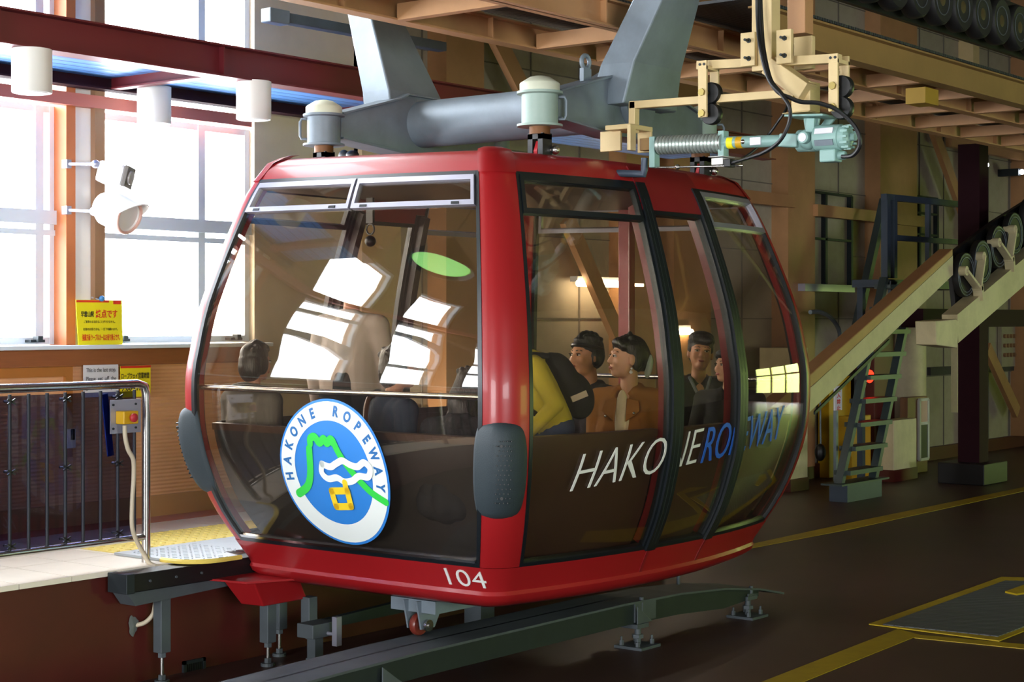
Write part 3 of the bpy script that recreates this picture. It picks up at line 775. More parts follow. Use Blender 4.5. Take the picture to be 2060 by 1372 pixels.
# ---- hanger over the roof
TZ = 2.83
H = MB().cyl((UC, 5.86, TZ), (UC, 8.15, TZ), .16, n=36).build('hanger_tube', M['steel'], G, True)
for v in (5.98, 7.74):
    a = MB(); prof_ = [(7.98, 2.83), (8.55, 2.985), (8.62, 3.02), (8.70, 3.02), (8.86, 3.02), (8.94, 3.02), (9.01, 2.985), (9.58, 2.83), (9.58, 2.66), (9.0, 2.62), (8.56, 2.62), (7.98, 2.67)]
    a.prism([(x, v-.07, z) for x, z in prof_], (0, .012, 0)); a.prism([(x, v+.058, z) for x, z in prof_], (0, .012, 0))
    for (x0, z0), (x1, z1) in zip(prof_, prof_[1:]+prof_[:1]):
        if abs(x0-x1) < .02: continue
        a.beam((x0, v, z0), (x1, v, z1), .19, .014, up=(0, 0, 1))
    a.build('hanger_arm', M['steel'], H, bevel=.003)
for v0, v1 in ((7.80, 8.28), (5.92, 5.42)):
    vs = []
    for z, v, hu_, hv_ in ((2.80, v0, .30, .13), (3.05, v0+(v1-v0)*.12, .27, .125), (4.0, v1, .10, .10)):
        vs += [(UC-hu_, v-hv_, z), (UC+hu_, v-hv_, z), (UC+hu_, v+hv_, z), (UC-hu_, v+hv_, z)]
    fs = [(0, 1, 2, 3)[::-1], (8, 9, 10, 11)]
    for j in range(2):
        for i in range(4): k = (i+1) % 4; fs.append((4*j+i, 4*j+k, 4*j+4+k, 4*j+4+i))
    MB().add(vs, fs).build('hanger_leg', M['steel'], H, bevel=.012)
    MB().box((UC-.35, v1-.11, 3.98), (UC+.35, v1+.11, 4.16)).cyl((UC-.3, v1, 4.2), (UC+.3, v1, 4.2), .05).build('rope_grip', M['steeldark'], H, bevel=.01)
for u in (7.89, 9.67):
    for v in (5.98, 7.74):
        c = (u, v, 0)
        D = MB().lathe([(.10, 2.615), (.135, 2.615), (.135, 2.628), (.108, 2.632), (.108, 2.80), (.135, 2.806), (.135, 2.82), (.11, 2.822)], c, n=32).build('damper_canister', M['steel'] if v > 7 else mat('pale_green_canister', '#93a89e', .45, noise=.1, dirt=.2), G, True)
        MB().lathe([(.118, 2.822), (.118, 2.865), (.112, 2.873), (.06, 2.905), (.03, 2.912)], c, n=32).build('damper_cap', M['whitecap'], D, True)
        hs_ = .16 if v < 7 else -.16; hx = u+(-hs_ if v > 7 else hs_)*0
        d_ = Vector((RT[0], RT[1], 0))*(1 if v < 7 else -1)
        pth = [Vector(c)+d_*.11+Vector((0, 0, 2.79)), Vector(c)+d_*.145+Vector((0, 0, 2.79)), Vector(c)+d_*.155+Vector((0, 0, 2.77)), Vector(c)+d_*.155+Vector((0, 0, 2.68)), Vector(c)+d_*.145+Vector((0, 0, 2.66)), Vector(c)+d_*.11+Vector((0, 0, 2.66))]
        MB().tube(pth, .009, 8).build('canister_handle', M['steel'], D, True)
        MB().cyl((u, v, 2.57), (u, v, 2.615), .062).build('damper_neck', M['brass'], D, True)
        MB().box((u-.045, v-.055, 2.40), (u+.045, v-.02, 2.57)).box((u-.045, v+.02, 2.40), (u+.045, v+.055, 2.57)).box((u-.045, v-.055, 2.54), (u+.045, v+.055, 2.575)).build('clevis_post', M['black'], D)
        MB().prism([(u-.03, v-.012, 2.40), (u-.045, v-.012, 2.47), (u-.02, v-.012, 2.53), (u+.01, v-.012, 2.53), (u+.02, v-.012, 2.40)], (0, .024, 0)).build('red_tab', M['redplastic'], D)
        MB().sphere(Vector((u, v, 2.48))+d_*.09, .028).cyl(Vector((u, v, 2.48)), Vector((u, v, 2.48))+d_*.09, .012).build('pin_head', M['steelbright'], D, True)
MB().tube(arc((8.35, 5.98, 3.05), .04, 0, 2*math.pi, 16, 'xz')[:-1], .014, 8, True).box((8.31, 5.965, 2.93), (8.39, 5.995, 3.01)).build('lifting_eye', M['steel'], H, True)
# door lever on the roof edge
q = SN((8.36-UC)/(HU-_herm(2.36)), 2.36); e_ = onU(1297, 318, 8.38); m_ = onU(1296, 350, 8.38)
MB().tube([q, q.lerp(m_, .6), m_, m_.lerp(e_, .25), e_], .022, 12).build('door_lever', M['bluegrey'], G, True)
# roof camera bracket
q = onU(709, 312, 9.2)
MB().sphere(q, (.05, .05, .035)).sphere(q+Vector((0, .09, .0)), (.03, .05, .045)).cyl(q+Vector((0, 0, -.2)), q, .015).build('roof_fitting', M['black'], G, True)
# ================================================================ PLATFORM SIDE THINGS
fn = thing('platform_railing', 'stainless railing with dark bars and smoked panel on the platform at the left edge', 'railing', (6.77, 8.16, 0))
MB().tube([(1.5, 8.16, 1.095), (6.70, 8.16, 1.095), (6.755, 8.16, 1.08), (6.77, 8.16, 1.03), (6.77, 8.16, 0)], .027, 14).build('rail_frame', M['steelbright'], fn, True)
MB().cyl((1.5, 8.16, .155), (6.77, 8.16, .155), .02).build('bottom_rail', M['steelbright'], fn, True)
for u in (1.6, 4.2): MB().cyl((u, 8.16, 0), (u, 8.16, 1.09), .024).build('rail_post', M['steelbright'], fn, True)
navy = mat('navy_bar_paint', '#0a0e1c', .6, noise=.1)
for i in range(40):
    u = 6.68-.1275*i
    b = MB().cyl((u, 8.16, .155), (u, 8.16, 1.06), .0105, n=10).build('rail_bar', navy, fn, True)
    if i % 3 == 1:
        for z in (.2, .62, 1.02): MB().cyl((u, 8.14, z), (u, 8.21, z), .008, n=8).box((u-.03, 8.138, z-.005), (u+.03, 8.146, z+.005), rot=(0, .5, 0)).box((u-.03, 8.138, z-.005), (u+.03, 8.146, z+.005), rot=(0, -.5, 0)).build('panel_clip', M['black'], b)
MB().box((1.7, 8.20, .17), (6.72, 8.207, 1.05)).build('smoked_panel', MATS['smoked_acrylic_panel'], fn)
# emergency stop on the railing
es = thing('emergency_stop', 'yellow emergency stop box with red button on the railing end', 'emergency stop', (6.6, 8.12, .8))
a = onV(222, 873, 8.13); b = onV(283, 802, 8.13)
MB().box((a.x, 8.128, a.z), (b.x, 8.134, b.z)).build('mounting_plate', M['alu'], es)
for x in (a.x+.03, b.x-.03):
    for z in (a.z+.03, b.z-.03): MB().cyl((x-.012, 8.12, z), (x-.012, 8.13, z), .007, n=8).build('bolt', M['steeldark'], es)
a = onV(247, 854, 8.06); b = onV(277, 826, 8.06)
MB().box((a.x, 8.05, a.z), (b.x, 8.128, b.z)).build('box_body', M['yellowbox'], es, bevel=.006)
q = onV(264, 840, 8.05)
MB().lathe([(.012, 0), (.012, .018), (.026, .02), (.026, .032), (.018, .038)], q, (0, -1, 0)).build('red_button', M['redplastic'], es, True)
# cream conduit
pth = [onV(251, 856, 8.09), onV(252, 880, 8.09), onV(258, 905, 8.09), onV(268, 925, 8.09), onV(269, 960, 8.1), onV(266, 1010, 8.1), onV(266, 1060, 8.1), onV(276, 1090, 8.1), onV(292, 1118, 8.1), onV(302, 1134, 8.06), Vector((6.8, 8.0, -.06)), Vector((6.72, 7.96, -.25)), onV(314, 1210, 7.97), onV(308, 1235, 8.0), onV(292, 1252, 8.03), onV(272, 1258, 8.07)]
tag(MB().tube(spline(pth, 6), .014, 10).build('conduit', M['conduit'], None, True), 'cream conduit dropping from the emergency stop past the end post to the pit wall', 'conduit')
a = onV(287, 875, 8.24); b = onV(300, 800, 8.24)
tag(MB().box((6.5, 8.212, .66), (6.545, 8.222, 1.04), rot=(0, -.12, 0)).build('blue_strap', mat('blue_strap', '#1d56b8', .5)), 'narrow blue strap behind the smoked railing panel', 'strap')
wp = thing('wall_socket_box', 'small pale wall box with dark handset behind the railing', 'wall box', tuple(onV(138, 900, 10.0)))
a = onV(130, 902, 10.0); b = onV(148, 862, 10.0)
MB().box((a.x, 9.97, a.z), (b.x, 10.02, b.z)).build('box_body', M['white'], wp, bevel=.006); MB().box((a.x+.05, 9.945, a.z+.06), (b.x-.05, 9.97, b.z-.0)).build('handset', M['black'], wp, bevel=.004)
# signs
def mapU(o, ex, ez, ny):  # text on a plane: o origin, ex right, ez up
    def mp(c): return Vector(o)+ex*c.x+ez*c.y+ny*c.z
    return mp
ex = Vector((1, 0, 0)); ez = Vector((0, 0, 1)); ny = Vector((0, -1, 0))
def textfit(s, x0, x1, z, h, y, m, par, name='lettering', off=0):
    t = text_mb(s, 1, 0, off); xs = [v.x for v in t.v]; zs = [v.y for v in t.v]; w0 = max(xs)-min(xs); h0 = max(zs)-min(zs)
    mb = MB(); mb.add([Vector((x0+(v.x-min(xs))/w0*(x1-x0), y-(.0012 if v.z > 0 else 0), z+(v.y-min(zs))/h0*h)) for v in t.v], t.f)
    return mb.build(name, m, par)
sy = 9.90
a = onV(158, 695, sy); b = onV(247, 604, sy); W_ = b.x-a.x; Hh = b.z-a.z
s1 = thing('notice_sign', 'yellow notice sheet with red and black Japanese writing standing on the window sill', 'sign', (a.x, sy, a.z))
MB().prism([(a.x, sy, a.z), (b.x, sy, a.z+.0), (b.x-.02*W_, sy, b.z), (a.x-.06*W_, sy, b.z+.0)], (0, .004, 0)).build('sheet', M['signyellow'], s1)
MB().box((a.x-.05*W_, sy-.002, b.z-.055*Hh), (a.x+.68*W_, sy, b.z-.003)).box((a.x+.78*W_, sy-.002, b.z-.09*Hh), (b.x-.02, sy, b.z-.003)).build('red_band', M['signred'], s1)
T = lambda s, x0, x1, z, h, m, off=0: textfit(s, a.x+x0*W_, a.x+x1*W_, a.z+z*Hh, h*Hh, sy-.001, m, s1, off=off)
T('早雲山駅', .05, .34, .62, .13, M['signblack'], .02); T('終点です', .38, .87, .60, .19, M['signred'], .02)
T('ご乗車のまま戻ることができません。', .12, .82, .49, .06, M['signblack']); T('往復のお客さまも、一旦下車願います。', .10, .88, .325, .06, M['signblack'])
T('強羅方面 ケーブルカーはお乗り換えです。', .08, .93, .10, .15, M['signred'], .012)
MB().sphere((a.x+.5*W_, sy-.01, b.z+.01), .022).build('blue_pin', mat('blue_magnet', '#3a7ab0', .4), s1, True)
MB().beam((a.x+.5*W_, sy, b.z), (a.x+.45*W_, 9.97, b.z+.02), .03, .01).build('holder_clip', M['alu'], s1)
sy = 9.955
a = onV(168, 800, sy); b = onV(238, 733, sy); W_ = b.x-a.x; Hh = b.z-a.z
s2 = thing('paper_notice', 'white paper notice in English on the wall cladding just above the railing', 'sign', (a.x, sy, a.z))
MB().box((a.x, sy, a.z), (b.x, sy+.004, b.z)).build('sheet', M['paper'], s2)
for k, s in enumerate(('This is the last stop.', 'Please  get  off  the', 'gondola  even  if  you')):
    textfit(s, a.x+.07*W_, a.x+.93*W_, b.z-(.26+.27*k)*Hh, .17*Hh, sy-.001, mat('grey_print', '#4a4a50', .5), s2)
a = onV(238, 800, sy); b = onV(303, 735, sy); W_ = b.x-a.x; Hh = b.z-a.z
s3 = thing('hours_notice', 'yellow notice with a red header and opening hours beside the white paper', 'sign', (a.x+.02, sy, a.z))
MB().box((a.x+.02, sy, a.z), (b.x, sy+.004, b.z)).build('sheet', M['signyellow'], s3)
MB().box((a.x+.02, sy-.002, b.z-.07*Hh), (b.x, sy, b.z)).build('red_band', M['signred'], s3)
textfit('ロープウェイ営業時間', a.x+.09*W_, a.x+.95*W_, b.z-.42*Hh, .2*Hh, sy-.001, M['signblack'], s3, off=.012)
textfit('9:00~17:00', a.x+.09*W_, a.x+.95*W_, b.z-.8*Hh, .2*Hh, sy-.001, M['signblack'], s3, off=.012)
# surveillance cameras on rods
g1 = thing('box_camera', 'white box surveillance camera with dark square face, upper of the two', 'camera', tuple(onV(235, 350, 9.6)))
c0 = onV(215, 348, 9.6); c1 = onV(262, 358, 9.45)
dr = (c1-c0).normalized()
MB().beam(c0-dr*.05, c1-dr*.03, .15, .15, up=(0, .2, 1)).build('camera_housing', M['whitem'], g1, bevel=.02)
MB().beam(c1-dr*.03, c1, .145, .15, up=(0, .2, 1)).build('face_plate', mat('grey_camera_face', '#5a544c', .4), g1, bevel=.004)
MB().lathe([(.05, 0), (.048, .012), (.03, .016)], c1, dr).build('camera_lens', mat('lens_grey', '#a8a49c', .2), g1, True)
r0 = onV(134, 330, 9.95); r1 = onV(192, 330, 9.62)
MB().tube([r0, r1, c0], .012, 8).sphere(r1, .03).box(r0-Vector((.02, .03, .03)), r0+Vector((.02, .03, .03))).build('mounting_rod', M['alu'], g1, True)
g2 = thing('round_camera', 'white round hooded surveillance camera hanging below the box camera', 'camera', tuple(onV(240, 430, 9.6)))
c0 = onV(210, 415, 9.6); c1 = onV(268, 440, 9.35); dr = (c1-c0).normalized()
MB().lathe([(.03, -.05), (.09, -.03), (.125, .03), (.13, .12), (.125, .24), (.118, .24), (.10, .22)], c0, dr, 36).build('camera_housing', M['whitem'], g2, True)
hood = MB(); vs = []; up_ = Vector((0, 0, 1)); sd_ = dr.cross(up_).normalized(); u3 = sd_.cross(dr)
for k in (0, .008):
    for i in range(13):
        for j in range(6):
            t = math.pi*(.05+.9*i/12); L_ = .22+.12*j/5*math.sin(t)
            vs.append(c0+dr*L_+(sd_*math.cos(t)-u3*math.sin(t)*-1*-1)*(.126+k) if 0 else c0+dr*L_+(sd_*math.cos(t)+u3*math.sin(t))*(.122+k))
fs = []
for i in range(12):
    for j in range(5):
        q_ = (i*6+j, (i+1)*6+j, (i+1)*6+j+1, i*6+j+1); fs += [q_, tuple(k+78 for k in q_[::-1])]
for i in range(12): fs.append((i*6+5, (i+1)*6+5, (i+1)*6+5+78, i*6+5+78))
hood.add(vs, fs).build('sun_hood', M['whitem'], g2, True)
MB().tube([c0+dr*.235+(sd_*math.cos(t)+u3*math.sin(t))*.118 for t in [2*math.pi*k/28 for k in range(28)]], .012, 8, True).build('front_ring', mat('salmon_ring', '#d9b0a4', .4), g2, True)
r0 = onV(134, 423, 9.95); r1 = onV(190, 425, 9.64)
MB().tube([r0, r1, c0], .012, 8).sphere(r1, .035).box(r0-Vector((.02, .03, .03)), r0+Vector((.02, .03, .03))).build('mounting_rod', M['alu'], g2, True)

# ================================================================ THE PIT: jacks, guide rail, bracket
def jack(x, ytop, ybot, yfoot, v, lab, wd=.075):
    a = onV(x, ytop, v); b = onV(x, ybot, v); s = thing('support_jack', lab, 'support', (a.x, v, FLZ), 'jack posts under the platform edge')
    MB().box((a.x-wd/2, v-wd/2, b.z), (a.x+wd/2, v+wd/2, a.z)).build('square_post', M['steelpit'], s, bevel=.004)
    MB().cyl((a.x, v, FLZ), (a.x, v, b.z), .012).build('screw', M['steelbright'], s)
    MB().cyl((a.x, v, b.z-.03), (a.x, v, b.z), .026, n=6).build('nut', M['steelpit'], s); MB().cyl((a.x, v, FLZ), (a.x, v, FLZ+.02), .045, n=16).cyl((a.x, v, FLZ+.02), (a.x, v, FLZ+.05), .024, n=6).build('foot_disc', M['steelpit'], s)
    return s
jack(326, 1160, 1312, 1372, 7.93, 'square jack post under the platform corner below the railing')
jack(539, 1200, 1292, 1372, 7.8, 'square jack post in the pit, left of the close pair under the gondola corner')
jack(562, 1200, 1265, 1372, 7.97, 'square jack post in the pit, right of the close pair under the gondola corner')
jack(622, 1200, 1275, 1372, 7.6, 'square jack post in the pit standing behind the grey bracket block')
cr = thing('carrier_beam', 'dark steel beam under the platform edge on top of the first jack post', 'beam', (6.6, 7.9, -.1))
MB().box((6.42, 7.86, -.115), (9.6, 8.02, -.008)).build('beam_body', M['black'], cr, bevel=.004)
MB().box((6.37, 7.85, -.12), (6.43, 8.025, -.004)).build('end_plate', M['steeldark'], cr, bevel=.003)
MB().prism([(6.4, 7.88, -.12), (7.25, 7.88, -.12), (7.22, 7.88, -.17), (6.46, 7.88, -.20)], (0, .14, 0)).build('bracket_web', M['steelpit'], cr)
for x in (6.55, 6.75, 6.95): MB().cyl((x, 7.852, -.06), (x, 7.865, -.06), .008, n=8).build('bolt', M['steelpit'], cr)
gv = thing('pit_vent', 'small dark grated vent low on the red brown pit wall', 'vent', tuple(onV(390, 1350, 8.05)))
a = onV(368, 1372, 8.06); b = onV(412, 1322, 8.06)
MB().box((a.x, 8.05, a.z), (a.x+.02, 8.07, b.z)).box((b.x-.02, 8.05, a.z), (b.x, 8.07, b.z)).box((a.x, 8.05, b.z-.02), (b.x, 8.07, b.z)).build('frame', M['steeldark'], gv)
sl = MB()
for i in range(9): sl.box((a.x+.02+i*(b.x-a.x-.04)/9, 8.055, a.z), (a.x+.03+i*(b.x-a.x-.04)/9, 8.068, b.z-.02))
sl.build('slats', M['black'], gv)
# scar patch where the conduit enters the wall
q = onV(268, 1258, 8.06); mb = MB(); vs = [q+Vector((0, -.006, 0))]
for k in range(20): t = 2*math.pi*k/20; r = .06*(1+.15*math.sin(3*t+1)+.08*math.sin(7*t)); vs.append(q+Vector((r*.6*math.cos(t), 0, r*math.sin(t))))
tag(mb.add(vs, [(0, 1+k, 1+(k+1) % 20) for k in range(20)]).build('mortar_patch', mat('grey_mortar', '#5c605e', .8, noise=.3)), 'grey mortar patch on the pit wall where the conduit ends', 'patch')
# guide rail
gr = thing('guide_rail', 'long grey steel guide rail on short legs running under the gondola', 'guide rail', (9, 6.45, FLZ))
def strip(us, v0, v1, ztop, zbot):
    mb = MB(); vs = []
    for u, zt, zb in zip(us, ztop, zbot): vs += [(u, v0, zb), (u, v1, zb), (u, v1, zt), (u, v0, zt)]
    n = len(us); fs = [(0, 1, 2, 3), tuple(range(4*(n-1), 4*n))]
    for j in range(n-1):
        for i in range(4): k = (i+1) % 4; fs.append((4*j+i, 4*j+k, 4*j+4+k, 4*j+4+i))
    return mb.add(vs, fs)
us = [2.5, 5.6, 6.6, 7.2, 9.2, 9.9, 10.5, 11.0, 11.35]; zt = [-.50, -.42, -.395, -.385, -.385, -.40, -.44, -.505, -.58]
strip(us, 6.28, 6.66, zt, [z-.014 for z in zt]).build('running_plate', M['steelpit'], gr)
strip(us[:-1], 6.30, 6.312, [z-.014 for z in zt[:-1]], [z-.15 for z in zt[:7]]+[z-.06 for z in zt[7:-1]]).build('side_web', M['steeldark'], gr)
strip(us[:-1], 6.62, 6.632, [z-.014 for z in zt[:-1]], [z-.15 for z in zt[:7]]+[z-.06 for z in zt[7:-1]]).build('side_web', M['steeldark'], gr)
strip(us[1:6], 6.46, 6.475, [z+.0 for z in zt[1:6]], [z-.05 for z in zt[1:6]]).build('centre_rib', M['steeldark'], gr)
MB().box((9.35, 6.29, -.53), (9.6, 6.305, -.40)).build('splice_plate', M['steelpit'], gr)
for i, u in enumerate((6.9, 9.4, 10.85)):
    lg = MB().box((u-.04, 6.28, -.575), (u+.10, 6.64, -.545)).prism([(u-.05, 6.27, -.54), (u+.13, 6.27, -.54), (u-.05, 6.27, -.42 if i < 2 else -.52)], (0, .01, 0)).build('leg_bracket', M['steelpit'], gr, bevel=.003)
    ft = MB()
    ft.box((u-.11, 6.2, FLZ), (u+.12, 6.42, FLZ+.018))
    ft.cyl((u+.01, 6.31, FLZ+.018), (u+.01, 6.31, -.56), .022).cyl((u+.01, 6.31, -.64), (u+.01, 6.31, -.615), .04, n=6)
    for du, dv in ((-.08, -.06), (.09, -.06), (-.08, .07), (.09, .07)): ft.cyl((u+du, 6.31+dv, FLZ+.018), (u+du, 6.31+dv, FLZ+.05), .016, n=6).cyl((u+du, 6.31+dv, FLZ+.05), (u+du, 6.31+dv, FLZ+.075), .008, n=8)
    ft.build('adjustable_foot', M['steelpit'], lg)
    if i: MB().cyl((u+.04, 6.30, -.55), (u+.04, 6.30, zt[5 if i == 1 else 7]+.03), .016, n=12).build('bolt', M['steelpit'], lg)
MB().cyl((10.4, 6.62, -.5), (10.4, 6.62, -.36), .014).build('stud', M['steelpit'], gr)
# bracket block behind the wheel
bb = thing('guide_bracket', 'grey bracket block with arm in the pit just left of the small wheel', 'bracket', (7.3, 7.5, FLZ))
a = onV(611, 1284, 7.5); b = onV(700, 1238, 7.5)
MB().box((a.x, 7.42, a.z), (a.x+.22, 7.56, b.z)).build('block', M['steelpit'], bb, bevel=.004)
MB().prism([(a.x+.2, 7.50, b.z-.0), (9.2, 7.50, b.z+.05), (9.2, 7.50, a.z+.04), (a.x+.2, 7.50, a.z+.03)], (0, .05, 0)).build('arm', M['steeldark'], bb)
q = onV(676, 1270, 7.35); MB().box((q.x-.015, 7.33, q.z-.09), (q.x+.03, 7.37, q.z+.09)).cyl((q.x, 7.35, q.z-.02), (q.x, 7.5, q.z-.02), .012).build('stop_plate', M['alu'], bb)
MB().box((9.15, 7.45, FLZ), (9.3, 7.6, a.z+.1)).build('support_post', M['steelpit'], bb); MB().box((a.x+.05, 7.45, FLZ), (a.x+.12, 7.52, a.z)).build('support_post', M['steelpit'], bb)

# ================================================================ FLOOR MARKINGS AND HATCH
def paint(name, pts, m, lab, cat, th=.003):
    P = [onZ(x, y, FLZ+.001) for x, y in pts]
    return tag(MB().prism([tuple(p) for p in P], (0, 0, th)).build(name, m), lab, cat)
paint('floor_line', [(1508, 1104), (1515, 1094), (1700, 1054), (2080, 976), (2080, 984), (1720, 1063)], M['yellow'], 'long yellow line across the floor from the gondola to the right edge', 'floor line')
paint('floor_line', [(1500, 1385), (1585, 1385), (1850, 1278), (1806, 1266)], M['yellow'], 'wide yellow line on the floor leading from the bottom edge to the hatch', 'floor line')
paint('floor_line', [(1806, 1266), (1850, 1278), (2060, 1297), (2120, 1265), (2120, 1290), (2060, 1306), (1840, 1284)], M['yellow'], 'yellow line on the floor along the near edge of the hatch', 'floor line', .004)
fl = thing('floor_hatch', 'grey checker plate floor hatch with chipped yellow border', 'floor hatch', tuple(onZ(1900, 1230, FLZ)))
P = [onZ(x, y, FLZ+.004) for x, y in ((1748, 1257), (2015, 1162), (2150, 1166), (2150, 1235), (2010, 1291))]
MB().prism([tuple(p) for p in P], (0, 0, .008)).build('yellow_border', M['yellow'], fl)
ctr = sum(P, Vector())/5
P2_ = [onZ(x, y, FLZ+.012) for x, y in ((1776, 1257), (2022, 1169), (2150, 1172), (2150, 1228), (2008, 1281))]
MB().prism([tuple(p) for p in P2_], (0, 0, .006)).build('plate', ribbed('checker_plate', '#5a5e60', 'DIAGONAL', 9, .45, .8, '#1e2022'), fl)
paint('floor_line', [(2022, 1197), (2070, 1180), (2120, 1180), (2120, 1190), (2045, 1202)], M['yellow'], 'short yellow handle strip at the right edge on the hatch', 'floor line', .03)

# ================================================================ OVERHEAD WALKWAY
WZ = 3.31
OWG = 'long peach steel beams of the overhead walkway'
for v, u0, u1, m, lab, h in ((6.95, 3, 33, M['peach'], 'long peach channel beam of the overhead walkway on the platform side', .16), (6.05, 3, 33, M['peach'], 'long peach channel beam of the overhead walkway above the gondola centre', .17)):
    b = MB().beam((u0, v, WZ+h/2), (u1, v, WZ+h/2), .012, h).beam((u0, v, WZ+.006), (u1, v, WZ+.006), .11, .012).beam((u0, v, WZ+h-.006), (u1, v, WZ+h-.006), .11, .012)
    for k in range(22): b.box((u0+1.4*k, v-.05, WZ+.01), (u0+1.4*k+.012, v+.05, WZ+h-.01))
    tag(b.build('walkway_beam', m), lab, 'beam', OWG)
b = MB().beam((9.45, 5.43, 3.39), (33, 5.43, 3.39), .012, .2).beam((9.45, 5.43, 3.295), (33, 5.43, 3.295), .12, .014).beam((9.45, 5.43, 3.487), (33, 5.43, 3.487), .12, .014)
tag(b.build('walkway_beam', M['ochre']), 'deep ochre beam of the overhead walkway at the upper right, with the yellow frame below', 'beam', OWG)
js = None
for k in range(26):
    u = 3.5+1.05*k
    if abs(u-8.78) < .45: u += .35
    j = MB().beam((u, 6.1, WZ+.05), (u, 6.9, WZ+.05), .07, .10)
    tag(j.build('walkway_joist', M['peach']), 'peach cross joist between the two walkway beams overhead', 'joist', 'peach cross joists of the overhead walkway')
    if u > 10:
        tag(MB().beam((u+.3, 5.5, WZ+.05), (u+.3, 6.0, WZ+.05), .07, .1).build('walkway_joist', M['peach']), 'peach cross joist between the two walkway beams overhead', 'joist', 'peach cross joists of the overhead walkway')
tag(MB().box((3, 5.4, 3.51), (8.3, 7.0, 3.53)).box((9.3, 5.4, 3.51), (33, 7.0, 3.53)).box((8.3, 6.1, 3.51), (9.3, 7.0, 3.53)).build('walkway_grating', M['grating']), 'dark steel grating deck of the overhead walkway', 'grating')
b = MB().beam((12.0, 6.6, WZ-.06), (12.0, 7.1, WZ-.06), .12, .1)
q = onV(1860, 195, 5.5)
tag(MB().box((q.x-.12, 5.44, q.z-.06), (q.x+.12, 5.6, q.z+.06)).build('beam_bracket', mat('mustard_bracket', '#9a7a22', .5)), 'mustard bracket block under the deep ochre beam at the upper right', 'bracket')
# steel conduit box under the beam, upper left
a = onV(545, 32, 8.62); b2 = onV(890, 95, 8.62)
cd = thing('cable_duct', 'grey metal duct with end plate hanging behind the walkway beam at top', 'duct', tuple(a))
MB().beam(a, b2, .09, .07).build('duct_body', M['steelpit'], cd, bevel=.004)
MB().box(a+Vector((-.05, -.05, -.05)), a+Vector((.14, .05, .05))).build('end_plate', M['steel'], cd, bevel=.008)
# upper cream beams of the roof truss at top right, dark
for i, (z, v) in enumerate(((4.6, 4.2), (5.4, 6.0))):
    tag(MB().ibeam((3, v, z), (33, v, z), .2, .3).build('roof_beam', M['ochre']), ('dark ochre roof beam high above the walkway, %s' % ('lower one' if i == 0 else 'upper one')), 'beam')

# ================================================================ YELLOW ROLLER FRAME AND ACTUATOR
U8 = 8.380
def at(x, y, du=0): return onU(x, y, U8+du)
yf = thing('roller_frame', 'cream steel frame with rollers hanging from the walkway over the gondola side', 'frame', tuple(at(1560, 110)))
def pbox(x0, y0, x1, y1, u0, u1, name, m, par, bevel=.004):
    a = onU(x0, y1, (u0+u1)/2); b = onU(x1, y0, (u0+u1)/2)
    return MB().box((u0, min(a.y, b.y), a.z), (u1, max(a.y, b.y), b.z)).build(name, m, par, bevel=bevel)
pbox(1521, -60, 1561, 146, 8.320, 8.420, 'hanger_post', M['cream'], yf)
pbox(1592, -70, 1628, 72, 8.680, 8.780, 'hanger_post', M['peach'], yf)
c_ = pbox(1492, 64, 1521, 135, 8.280, 8.310, 'bolt_plate', M['cream'], yf); d_ = pbox(1564, 58, 1594, 130, 8.280, 8.310, 'bolt_plate', M['cream'], yf)
pbox(1600, 72, 1637, 142, 8.560, 8.600, 'bolt_plate', M['cream'], yf)
for (x, y), pr in (((1507, 82), c_), ((1507, 118), c_), ((1579, 77), d_), ((1579, 112), d_)):
    q = onU(x, y, 8.280); MB().cyl(q+Vector((-.05, 0, 0)), q, .008, n=8).cyl(q+Vector((-.012, 0, 0)), q, .014, n=6).build('bolt', M['steeldark'], pr)
a = at(1405, 132); b = at(1690, 118); MB().beam(a, b, .05, .05).build('cross_bar', M['cream'], yf, bevel=.003)
MB().beam(onU(1552, 134, 8.380), onU(1626, 186, 8.380), .13, .10).build('slanted_arm', M['cream'], yf, bevel=.004)
pbox(1602, 165, 1640, 228, 8.380, 8.500, 'down_post', M['cream'], yf)
pbox(1594, 227, 1648, 233, 8.320, 8.560, 'base_flange', M['cream'], yf, .002)
for xx, y0, y1, u_ in ((1414, 122, 236, 8.300), (1677, 108, 224, 8.300)):
    a = onU(xx, y1, u_); b = onU(xx, y0, u_)
    hp = MB().box((u_-.008, a.y-.028, a.z), (u_+.008, a.y+.028, b.z)).box((u_+.12, a.y-.028, a.z), (u_+.136, a.y+.028, b.z)).build('roller_plate', M['cream'], yf, bevel=.002)
    MB().box((u_-.01, a.y-.028, b.z-.05), (u_+.136, a.y+.028, b.z-.03)).build('plate_spacer', M['cream'], hp)
    for fy in (.56, .93) if xx < 1500 else (.56, .93):
        z = b.z+(a.z-b.z)*fy
        MB().lathe([(.03, 0), (.058, 0), (.062, .006), (.062, .044), (.058, .05), (.03, .05)], (u_+.04, a.y-.02, z), (1, 0, 0)).build('roller', M['black'], hp, True)
        MB().cyl((u_-.02, a.y, z), (u_+.14, a.y, z), .014, n=10).cyl((u_-.022, a.y, z), (u_-.008, a.y, z), .022, n=6).build('roller_axle', mat('brass_bolt', '#9a8a50', .35, .8), hp)
    for dy in (-.014, .014): MB().cyl((u_-.014, a.y+dy, b.z-.022), (u_-.008, a.y+dy, b.z-.022), .008, n=6).build('bolt', M['steeldark'], hp)
a = at(1270, 212, .01); b = at(1600, 188, .01); MB().beam(a, b, .05, .045).build('slide_bar', M['cream'], yf, bevel=.003)
c = at(1275, 268, .01); MB().beam(a+Vector((0, -.02, .02)), c, .05, .045, up=(0, 1, 0)).build('bent_arm', M['cream'], yf, bevel=.003)
